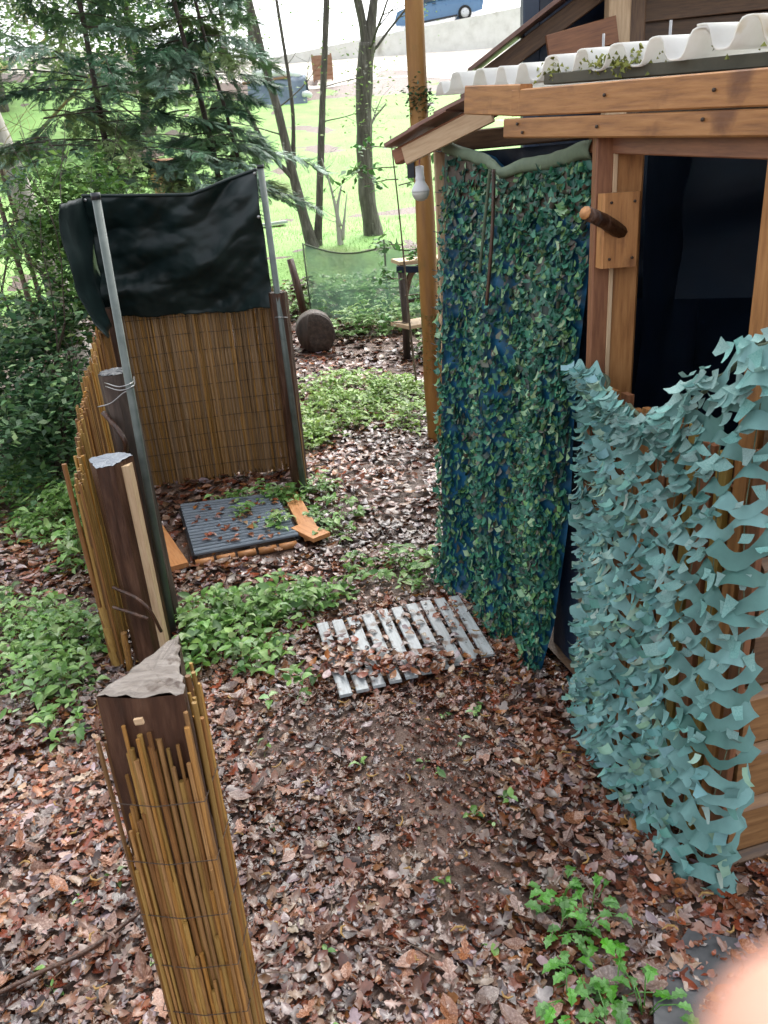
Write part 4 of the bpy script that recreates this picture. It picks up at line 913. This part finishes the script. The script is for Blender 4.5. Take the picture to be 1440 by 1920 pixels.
# trees at the meadow edge
G = 'bare spring trees along the meadow edge'
tree('forked_tree', 'thick dark forked tree with mossy foot at the meadow edge', [([(.20, 13.5, 1.0), (.12, 13.5, 1.7), (.13, 13.5, 2.6), (.20, 13.5, 3.5), (.28, 13.5, 3.95)], .14, .125),
     ([(.28, 13.5, 3.85), (.20, 13.45, 4.4), (.05, 13.4, 5.2), (-.1, 13.3, 7)], .075, .04), ([(.28, 13.5, 3.85), (.42, 13.5, 4.5), (.6, 13.6, 5.4), (.8, 13.6, 7)], .085, .04)], M_trunkbark, 700, (.04, .08), SPR, [3, 3, 2], 1.4, 2, .55, G, bn=4)
tree('slim_tree', 'slim mottled tree with a side limb sweeping out low at the meadow edge', [([(-.80, 13, 1.0), (-.98, 13, 2.0), (-1.12, 13, 3.0), (-1.3, 13, 4.0), (-1.5, 12.9, 5.5)], .088, .045),
     ([(-.98, 13, 2.1), (-1.35, 12.9, 2.6), (-1.7, 12.8, 3.5), (-1.95, 12.8, 4.6), (-2.0, 12.8, 5.6)], .038, .016), ([(-1.0, 13.1, 2.3), (-.92, 13.1, 3.2), (-1.0, 13.1, 4.6), (-1.1, 13.1, 6)], .036, .016)], M_trunkbark, 900, (.04, .08), SPR, [3, 3, 2], 1.2, 2, .4, G, bn=5)
tree('slim_tree', 'slim grey tree leaning right next to the forked tree', [([(-.76, 13.1, 1.0), (-.62, 13.1, 2.0), (-.5, 13.1, 2.9), (-.38, 13.1, 3.7), (-.2, 13.1, 5.0), (-.1, 13, 6)], .062, .038)], M_trunkbark, 500, (.04, .08), SPR, [3, 3, 2], 1.2, 2, .4, G, bn=5)
M_palebark = mat('pale_bark', [(.3, .28, .24), (.42, .4, .36)], .8, 8, (4, 4, 1), bump=.4)
tree('sapling', 'pale thin sapling between the slim tree and the forked tree', [([(-.36, 13, 1.0), (-.38, 13, 1.6), (-.28, 13, 2.0)], .05, .012), ([(-.36, 13, 1.4), (-.45, 13, 2.0), (-.55, 13, 2.4)], .03, .008), ([(-.34, 13, 1.2), (-.2, 13, 1.9)], .03, .006)], M_palebark, 0, bl=.5, depth=1, bn=3)
# holly sapling on the path edge
hol = empty('holly_sapling', (.42, 7.4, 0), 0, 'thin holly sapling with few green leaves left of the orange trunk', 'sapling')
hp = curve_pts([(.42, 7.4, -.02), (.38, 7.4, .6), (.36, 7.42, 1.2), (.33, 7.4, 1.8), (.30, 7.4, 2.3)], 6)
tube('stem', hp, [lerp(.012, .005, k / (len(hp) - 1)) for k in range(len(hp))], M_twig, hol, 6)
out, tips = [], []
for z, a, l in ((2.05, 3.0, .38), (1.95, 3.5, .3), (2.2, 2.7, .35), (1.9, .3, .25), (2.1, .1, .3), (1.3, .4, .22), (1.1, 3.3, .2), (.95, .2, .25), (1.4, 3.0, .2), (.7, 3, .2)):
    branches((.345, 7.4, z), (math.cos(a), .2, .1), l, .006, 1, out, tips, .5, .0)
mesh_branches('twigs', out, M_twig, hol); T = np.array([tuple(t) for t in tips]); foliage('leaves', T[rng.integers(0, len(T), 320)] + rng.normal(0, .035, (320, 3)), (.06, .10), [(.05, .16, .03), (.09, .24, .06), (.16, .33, .1)], [2, 3, 2], hol, flat=.7)

# conifer behind the shower
con = empty('conifer', (-2.1, 7.6, 0), 0, 'dense dark blue green conifer with drooping sprays behind the shower cabin', 'conifer')
for pts, r in (([(-1.28, 8.0, -.05), (-1.3, 8, 1.2), (-1.35, 8, 2.4), (-1.5, 7.95, 3.6), (-1.6, 7.9, 5.5)], .05), ([(-1.06, 8.0, -.05), (-1.1, 8, 1.2), (-1.12, 8, 2.2), (-1.3, 8, 3.4), (-1.5, 8, 5)], .036), ([(-2.3, 7.9, -.05), (-2.3, 7.9, 2), (-2.3, 7.9, 4), (-2.4, 7.9, 6)], .05)):
    c = curve_pts(pts, 6); tube('trunk', c, [lerp(r * .7, r * .3, k / (len(c) - 1)) for k in range(len(c))], M_bark, con, 9, .2)
SPV, SPF = [], []
def spray():
    """flat feathery spray: a rib with needle tufts on both sides, pointing along +x"""
    V, F = [], []
    for k in range(7):
        x = k / 7; l = .30 * (1 - abs(x - .35)) * (1 - .35 * x)
        for s in (-1, 1):
            b = len(V); V += [(x, 0, -.10 * x * x), (x + .10, s * .02, -.1 * x * x), (x + .26, s * l, -.1 * x * x - .06 - .05 * l), (x + .12, s * l * .75, -.1 * x * x - .01)]; F.append([b, b + 1, b + 2, b + 3])
    b = len(V); V += [(.9, -.03, -.08), (1.05, 0, -.13), (.9, .03, -.08), (.8, 0, -.06)]; F.append([b, b + 1, b + 2, b + 3])
    return np.array(V, float), np.array(F)
SPRAY = spray()
def conifer_crown(centers, per, pal, pw, parent, size=(.10, .2), name='crown'):
    global off
    Vs.clear(); Fs.clear(); Cs.clear(); off = 0; bo = []
    for (cx, cy, cz, L, a, droop) in centers:
        p = Vector((cx, cy, cz)); d = Vector((math.cos(a), math.sin(a), .15)).normalized(); pts = [p.copy()]
        for k in range(7):
            d = (d + Vector((rnd.gauss(0, .06), rnd.gauss(0, .06), -droop / 7))).normalized(); p = p + d * L / 7; pts.append(p.copy())
        bo.append((pts, [lerp(.007, .002, k / 7) for k in range(8)]))
        n = per; t = rng.random(n) ** .8; ip = t * 7; i0 = np.minimum(ip.astype(int), 6); A_ = np.array([tuple(q) for q in pts]); P = A_[i0] + (A_[i0 + 1] - A_[i0]) * (ip - i0)[:, None]
        side = rng.choice([-1, 1], n); yaw = math.atan2(d.y, d.x) + side * rng.uniform(.3, 1.1, n); P = P + np.stack([np.cos(yaw), np.sin(yaw), -rng.random(n) * .5], 1) * (rng.random(n) * .28 * (1.1 - t))[:, None]
        R = rots(yaw, rng.normal(.25, .35, n), yaw + math.pi / 2 + rng.normal(0, .4, n)); sc = rng.uniform(size[0], size[1], n)
        base = np.array(pal)[rng.choice(len(pal), p=np.array(pw) / sum(pw))]; c = np.clip(base[None] * (1 + rng.uniform(-.35, .35, (n, 1))), 0, 1)
        add(scatter(SPRAY, P, R, sc, c))
    mesh_branches('boughs', bo, M_bark, parent)
    tag(npmesh(name, np.concatenate(Vs), np.concatenate(Fs), np.concatenate(Cs), M_needle, parent), kind='stuff')
cs = []
for k in range(190):
    cz = 1.75 + 3.0 * rnd.random() ** 1.25; sx = rnd.choice([(-1.35, 8.0), (-1.5, 7.95), (-2.3, 7.75), (-2.35, 7.75), (-2.6, 7.3), (-1.15, 8.0)]); a = rnd.uniform(0, 6.28)
    if sx[0] > -1.6 and math.cos(a) > .1: a += math.pi * .6
    cs.append((sx[0], sx[1], cz, rnd.uniform(.5, 1.5) * (1.2 if sx[0] < -2 else .72), a, rnd.uniform(.3, .9)))
for k in range(14): cs.append((-1.3, 7.9, 2.1 + k * .14, rnd.uniform(.4, .75), rnd.uniform(-.9, .5), rnd.uniform(.5, 1)))
conifer_crown(cs, 120, [(.06, .155, .08), (.115, .23, .14), (.23, .36, .27), (.11, .22, .09), (.24, .33, .13)], [3, 3, 3, 3, 2], con, (.06, .14))

# ------------------------------------------------------------------ bushes on the left
def bush(label, c, rx, ry, rz, n, pal, pw, size=(.05, .09), stems=7, name='bush'):
    root = empty(name, (c[0], c[1], 0), 0, label, 'bush'); out, tips = [], []
    for k in range(stems):
        a = rnd.uniform(0, 6.28); branches((c[0] + rnd.uniform(-.2, .2) * rx, c[1] + rnd.uniform(-.2, .2) * ry, c[2] - rz), (math.cos(a) * rx, math.sin(a) * ry, rz * rnd.uniform(1, 2.2)), rz * rnd.uniform(1.1, 1.9), .018, 2, out, tips, .5, .12)
    mesh_branches('stems', out, M_bark, root)
    m = n; cl = rng.normal(0, 1, (46, 3)); cl = cl / np.linalg.norm(cl, axis=1)[:, None] * (rng.random((46, 1)) ** .4) * np.array([rx, ry, rz]) + np.array(c)
    P = cl[rng.integers(0, 46, m)] + rng.normal(0, .13, (m, 3)) * np.array([1.1, 1.1, .7]); foliage('foliage', P, size, pal, pw, root, flat=.6); return root
DG = [(.03, .09, .035), (.065, .155, .06), (.13, .245, .095), (.22, .34, .14)]
bush('dark green broadleaved bush left of the tarpaulin', (-2.75, 5.9, .85), .75, .7, .8, 9000, DG, [3, 3, 2, 1], (.05, .085))
bush('brighter green upright bush between tarpaulin and conifer', (-2.15, 6.3, 1.5), .5, .4, .75, 5200, [(.08, .18, .04), (.15, .29, .07), (.24, .40, .11)], [2, 3, 2], (.05, .085))
bush('shaded bush filling the gap behind the reed screen', (-2.3, 5.15, .55), .35, .55, .4, 2600, DG, [3, 3, 2, .6], (.05, .08))
bush('tall loose yellow green bush at the far left meadow edge', (-4.4, 8.5, 1.4), 1.0, .9, 1.3, 6000, [(.10, .2, .05), (.18, .31, .08), (.28, .42, .13)], [2, 3, 2], (.06, .1))
for (x, y, z, lab) in ((-3.0, 7.2, 4.2, 'thin bare stem rising through the dark bush'), (-3.35, 8.3, 4.5, 'thin grey stem with mossy side twigs beside the conifer')):
    tree('bare_stem', lab, [([(x, y, -.05), (x - .05, y, 1.4), (x - .15, y, 2.8), (x - .2, y, z)], .03, .012)], M_twig, 0, bl=1.0, depth=1, from_=.3, bn=8, cat='stem', brm=M_mtwig)
tree('leaning_trunk', 'thick pale grey trunk leaning behind the left bushes', [([(-3.55, 9.5, 0), (-3.7, 9.5, 1.5), (-4.0, 9.6, 3), (-4.4, 9.7, 5)], .15, .1)], M_palebark, 0, bl=1.6, depth=2, bn=8, brm=M_mtwig)
# trees and hedge behind the meadow
LG = [(.16, .26, .09), (.23, .34, .13), (.30, .41, .18)]
for k, (x, y, h, lab) in enumerate(((-6.5, 27, 7, 'light green budding tree behind the conifer top'), (-12, 30, 9, 'tall pale budding tree at the far left of the meadow'), (-4.6, 42, 9, 'feathery light green tree at the end of the retaining wall'), (-9.5, 39, 10, 'dense spring green tree behind the meadow heap'), (-17, 36, 10, 'broad spring green tree closing off the meadow'), (-15, 47, 12, 'dark far tree behind the meadow'), (-7, 50, 11, 'far spring tree beyond the end of the road'))):
    z = float(terr(np.array(float(x)), np.array(float(y))))
    tree('spring_tree', lab, [([(x, y, z - .2), (x + .1, y, z + h * .3), (x - .1, y, z + h * .65), (x, y, z + h)], .16, .05)], M_trunkbark, 5500, (.16, .34), LG, [2, 3, 2], h * .34, 2, .12, 'spring trees behind the meadow', bn=15, crownr=.55)
# rough grass at the bank and on the meadow
n = 26000; x = rng.uniform(-6, 3.5, n); y = 11.4 + rng.random(n) ** 1.6 * 12; z = terr(x, y)
GB = (np.array([(-.05, 0, 0), (.05, 0, 0), (.0, .22, 1)], float), np.array([[0, 1, 2]]))
Vs, Fs, Cs = [], [], []; off = 0
add(scatter(GB, np.stack([x, y, z], 1), rots(rng.uniform(0, 6.28, n), rng.normal(0, .3, n), rng.uniform(0, 6.28, n)), rng.uniform(.03, .09, n), leafcols(n, [(.12, .25, .05), (.17, .32, .07), (.23, .38, .10)], [2, 3, 2])))
tag(npmesh('meadow_grass', np.concatenate(Vs), np.concatenate(Fs), np.concatenate(Cs), M_green), 'rough bright grass blades on the meadow bank', 'grass', kind='stuff')

# ------------------------------------------------------------------ mesh fence, stake, log, rustic table
mf = empty('mesh_fence', (-.05, 10.5, .2), 0, 'sagging see through green mesh fence behind the path', 'fence')
def mesh_f(u, v):
    p = Vector((-.80, 11.0, 0)).lerp(Vector((.80, 10.1, 0)), u); top = lerp(1.28, 1.18, u) - .10 * math.sin(math.pi * min(1, u * 1.5)) * (1 if u < .667 else 0) - (.04 * math.sin(math.pi * (u - .667) * 3) if u > .667 else 0)
    return (p.x, p.y + .05 * vn(u * 5, v * 3), lerp(.18, top + (.07 if u > .6 and u < .72 else 0), v))
gridsurf('mesh', mesh_f, 40, 12, M_mesh, mf); tube('edge_rope', [Vector(mesh_f(u, 1)) for u in np.linspace(0, 1, 40)], .012, M_rope, mf, 6)
tube('post', [(-.80, 11.0, -.1), (-.82, 11, 1.3)], .012, M_rope, mf, 6); tube('post', [(.26, 10.42, -.1), (.26, 10.42, 1.3)], .014, M_rope, mf, 6)
st = tube('stake', [(-.86, 10.8, .1), (-.93, 10.8, .7), (-1.0, 10.8, 1.12)], [.05, .05, .045], M_barkw, None, 9, .25); tag(st, 'short crooked brown wooden stake left of the mesh fence', 'stake')
lg = empty('log', (-.68, 9.5, .0), 0, 'dark round log section standing on edge behind the shower strip', 'log')
lz = micro_z(-.68, 9.5) + .235
tube('bark', [(-.66, 9.42, lz), (-.68, 9.6, lz), (-.70, 9.78, lz)], .235, M_bark, lg, 26, .06)
lathe('end_face', [(.225, 0), (.22, .006), (.12, .008), (.02, .009)], M_bark, lg, 26); lg.children[-1].matrix_basis = Matrix.Translation((-.6595, 9.419, lz)) @ Matrix.Rotation(R_(90), 4, 'X')
rt = empty('rustic_table', (.55, 9.0, 0), 0, 'rustic wooden work table with two boards behind the orange trunk', 'table')
for x, y in ((.40, 9.0), (.85, 9.1), (.42, 9.4), (.85, 9.5)): tube('leg', [(x, y, -.02), (x + .01, y, .5), (x, y, 1.08)], [.045, .04, .05], M_bark, rt, 9, .2)
board('table_top', (.34, 9.2, 1.11), (1.0, 9.3, 1.11), .04, .5, M_woodp, rt); board('shelf', (.34, 8.95, .43), (1.0, 9.3, .43), .04, .42, M_woodp, rt)
tube('brace', curve_pts([(.42, 9.0, .75), (.5, 9.0, .98), (.62, 9.02, 1.04), (.75, 9.03, .95), (.84, 9.06, .75)], 5), .035, M_woodd, rt, 8, .2); tube('brace', [(.40, 9.0, .68), (.85, 9.1, .74)], .02, M_bark, rt, 7)
board('apron', (.34, 8.96, 1.05), (.62, 8.98, 1.03), .07, .03, M_navy, rt)

# ------------------------------------------------------------------ meadow: bench, tarp heap, crate, toys, car
be = empty('garden_bench', (-1.95, 17, 1.3), 0, 'low grey plank bench standing on the meadow', 'bench')
board('seat', (-2.3, 16.7, 1.40), (-1.55, 16.9, 1.44), .05, .3, M_gslat, be)
for x in (-2.2, -1.68): board('leg', (x, 16.75, 1.05), (x, 16.75, 1.38), .24, .07, M_woodd, be, up=(0, 1, 0))
he = empty('covered_heap', (-2.9, 34, 5.3), 0, 'heap on the meadow under blue grey tarpaulin with white sacks on top', 'heap')
def heap_f(u, v):
    x = lerp(-4.0, -1.75, u); k = math.sin(math.pi * min(1, max(0, v)))
    return (x + .1 * vn(v * 4, 2), lerp(33.4, 35.6, v), 5.15 + (x + 3) * .02 + 1.05 * min(1, v * 5, (1 - v) * 3) + .12 * vn(u * 5, v * 4))
gridsurf('tarpaulin', heap_f, 24, 18, M_btarp, he)
for (x, y, z, sx, sz) in ((-3.4, 34.0, 6.35, .42, .22), (-2.7, 34.0, 6.32, .5, .16), (-2.1, 34.1, 6.2, .35, .2), (-1.75, 33.6, 5.5, .2, .15)):
    V, F = tubedata([(x - sx, y, z), (x - sx * .7, y, z + .02), (x, y, z + .04), (x + sx * .7, y, z), (x + sx, y, z)], [sz * .3, sz * .9, sz, sz * .85, sz * .3], 10, True, .5); pm('sack', V, F, M_white, he, True)
board('ridge_board', (-4.2, 33.9, 6.1), (-2.4, 33.9, 6.2), .08, .2, M_brick, he)
ct = empty('slatted_crate', (-1.0, 37.0, 6.4), 0, 'reddish brown slatted crate at the meadow top', 'crate')
cz = float(terr(np.array(-1.2), np.array(37.0)))
for k in range(5): board('slat', (-1.6, 36.7, cz + .12 + k * .19), (-.75, 36.7, cz + .12 + k * .19), .13, .03, M_brick, ct); board('slat', (-1.6, 37.3, cz + .12 + k * .19), (-.75, 37.3, cz + .12 + k * .19), .13, .03, M_brick, ct)
for x in (-1.56, -.79):
    for y in (36.74, 37.26): board('corner_post', (x, y, cz), (x, y, cz + 1.0), .06, .06, M_brick, ct, up=(0, 1, 0))
def pot(name, label, x, y, r, h, m):
    z = float(terr(np.array(x), np.array(y))); root = empty(name, (x, y, z), 0, label, 'pot')
    lathe('body', [(r * .6, 0), (r * .68, .02), (r * .92, h * .85), (r, h * .86), (r, h), (r * .9, h)], m, root, 16, (x, y, z)); lathe('soil', [(r * .88, h * .93), (.01, h * .95)], M_soil, root, 16, (x, y, z))
pot('flower_pot', 'large terracotta pot on the meadow seen through the conifer', -4.55, 20.0, .45, .8, M_col['brick'])
pot('flower_pot', 'red pot on the meadow seen below the conifer', -4.9, 18.6, .3, .4, M_col['red'])
pot('flower_pot', 'blue pot on the meadow beside the conifer trunks', -3.3, 18.2, .25, .3, M_col['blue'])
pot('flower_pot', 'pink pot on the meadow behind the dark conifer sprays', -5.9, 21, .4, .7, M_col['pink'])

car = empty('parked_car', (4.4, 43.2, zr(4.4)), 0, 'small blue car parked on the concrete road', 'car')
cx0, cyc, cz0 = 2.2, 42.3, zr(4.3) + .02
prof = [(0.05, .35), (0, .6), (.12, .88), (.55, .98), (1.05, 1.42), (1.7, 1.56), (2.6, 1.54), (3.2, 1.35), (3.55, 1.02), (4.0, .92), (4.12, .62), (4.05, .32)]
lower = [(4.05, .32), (3.75, .28), (.4, .28), (.05, .35)]
pp = prof + lower[1:-1]; V = []; n = len(pp)
sl_ = math.atan(.11)
for (y, k) in ((-.80, .94), (-.85, 1), (.85, 1), (.80, .94)):
    for (x, z) in pp:
        ins = .16 * max(0, z - .95) / .6; yy = y - math.copysign(ins, y); xx = 2.05 + (x - 2.05) * k; zz = .8 + (z - .8) * (k if k < 1 else 1)
        V.append((cx0 + xx, cyc + yy, cz0 + zz + (xx - 2.05) * .11))
F = [[i * n + j, i * n + (j + 1) % n, (i + 1) * n + (j + 1) % n, (i + 1) * n + j] for i in range(3) for j in range(n)] + [list(range(n - 1, -1, -1)), [3 * n + j for j in range(n)]]
pm('body', V, F, M_car, car)
def cq(x, z, y): return (cx0 + x, cyc + y, cz0 + z + (x - 2.05) * .11)
for pts in ([(1.12, 1.36), (1.95, 1.47), (1.95, 1.02), (.78, 1.02)], [(2.03, 1.47), (2.6, 1.46), (3.1, 1.3), (3.3, 1.03), (2.03, 1.02)]):
    for sgn in (-1, 1):
        pm('window', [cq(x, z, sgn * (.80 - .10 * max(0, z - .95) / .6 - .055 * max(0, z - .95) + .055)) for x, z in pts], [list(range(len(pts)))], M_glass, car)
for x in (.85, 3.25):
    for sgn in (-1, 1):
        c_ = cq(x, .31, sgn * .78); wl = lathe('wheel', [(.20, -.1), (.29, -.1), (.31, -.07), (.31, .07), (.29, .1), (.2, .1)], M_tyre, car, 22); wl.matrix_basis = Matrix.Translation(c_) @ Matrix.Rotation(R_(90), 4, 'X')
        rm = lathe('rim', [(.2, -.105), (.17, -.112), (.05, -.115), (.01, -.115)] if sgn > 0 else [(.2, .105), (.17, .112), (.05, .115), (.01, .115)], M_rim, wl, 22)
        rm.matrix_parent_inverse = Matrix.Identity(4)
board('bumper', cq(4.0, .45, -.7), cq(4.0, .45, .7), .22, .2, M_black, car); board('sill', cq(1.2, .27, -.86), cq(2.9, .27, -.86), .08, .03, M_black, car)
board('headlight', cq(4.02, .75, -.72), cq(4.02, .75, -.48), .14, .1, M_white, car); board('headlight', cq(4.02, .75, .48), cq(4.02, .75, .72), .14, .1, M_white, car); board('door_handle', cq(1.75, .92, -.86), cq(1.93, .92, -.86), .03, .03, M_black, car)

# ------------------------------------------------------------------ larger shed behind the hut
sh = empty('rear_shed', (2.2, 5.2, 0), 0, 'dark timber shed with slanted roof edge standing behind the hut roof', 'shed')
board('post', (1.36, 4.5, -.05), (1.36, 4.5, 3.4), .1, .11, M_woodp, sh, up=(0, 1, 0)); board('post', (1.46, 4.56, -.05), (1.46, 4.56, 3.4), .1, .1, M_woodd, sh, up=(0, 1, 0))
board('post', (.97, 4.75, -.05), (.97, 4.75, 3.1), .09, .09, M_navy, sh, up=(0, 1, 0)); board('post', (3.6, 4.6, -.05), (3.6, 4.6, 3.4), .1, .1, M_woodd, sh, up=(0, 1, 0))
board('rail', (1.0, 4.46, 2.46), (1.34, 4.44, 2.52), .12, .04, M_woodr, sh); board('rafter', (.70, 4.7, 2.37), (1.75, 4.6, 2.98), .09, .05, M_woodd, sh)
board('roof_edge', (.62, 4.66, 2.40), (1.7, 4.56, 3.06), .02, .3, M_shing, sh)
for k in range(9): board('wall_board', (1.5, 4.66, .2 + k * .28), (4.6, 4.4, .2 + k * .28), .27, .025, M_woodd, sh)
board('wall_board', (1.5, 4.63, 2.67), (4.6, 4.38, 2.72), .2, .025, M_woodd, sh)
pm('roof', [(1.2, 4.2, 2.86), (5, 3.9, 2.98), (5, 7.5, 3.6), (1.2, 7.6, 3.6)], [[0, 1, 2, 3]], M_navy, sh).modifiers.new('thickness', 'SOLIDIFY').thickness = .06
pm('dark_lining', [(1.0, 4.9, .1), (4.6, 4.7, .1), (4.6, 4.7, 3.0), (1.0, 4.9, 2.85)], [[0, 1, 2, 3]], M_navy, sh)

# ------------------------------------------------------------------ the photographer's hand at the lens
def cp(x, y, z): return EYE + cr * x + cu * y + d0 * z
hand = bpy.data.meshes.new('hand'); J = []; Ed = []; RR = []
def chain(pts, rs, root=None):
    prev = root
    for p, r in zip(pts, rs):
        J.append(tuple(p)); RR.append(r); i = len(J) - 1
        if prev is not None: Ed.append((prev, i))
        prev = i
    return prev
J.append(tuple(cp(.088, -.118, .03))); RR.append(.026)
chain([cp(.066, -.088, .046), cp(.050, -.064, .050), cp(.034, -.0425, .050), cp(.0235, -.0305, .049)], [.0115, .0105, .0102, .0098], 0)
chain([cp(.075, -.128, .055), cp(.056, -.112, .062), cp(.046, -.095, .055)], [.011, .009, .0078], 0)
chain([cp(.078, -.142, .05), cp(.058, -.135, .06), cp(.05, -.12, .055)], [.0105, .0085, .0075], 0)
chain([cp(.085, -.155, .045), cp(.068, -.152, .055), cp(.06, -.14, .052)], [.0095, .0078, .0068], 0)
chain([cp(.074, -.112, .012), cp(.056, -.10, .006), cp(.044, -.088, .008)], [.0125, .0105, .009], 0)
chain([cp(.115, -.165, .02), cp(.16, -.24, .0)], [.024, .028], 0)
hand.from_pydata(J, Ed, []); ho = link('hand', hand, M_skin)
md = ho.modifiers.new('skin', 'SKIN'); md.use_smooth_shade = True
for sv, r in zip(hand.skin_vertices[0].data, RR): sv.radius = (r, r)
hand.skin_vertices[0].data[0].use_root = True
sb = ho.modifiers.new('sub', 'SUBSURF'); sb.levels = 2; sb.render_levels = 2
tag(ho, 'blurred pink fingertip of the photographer reaching in front of the lens', 'hand')
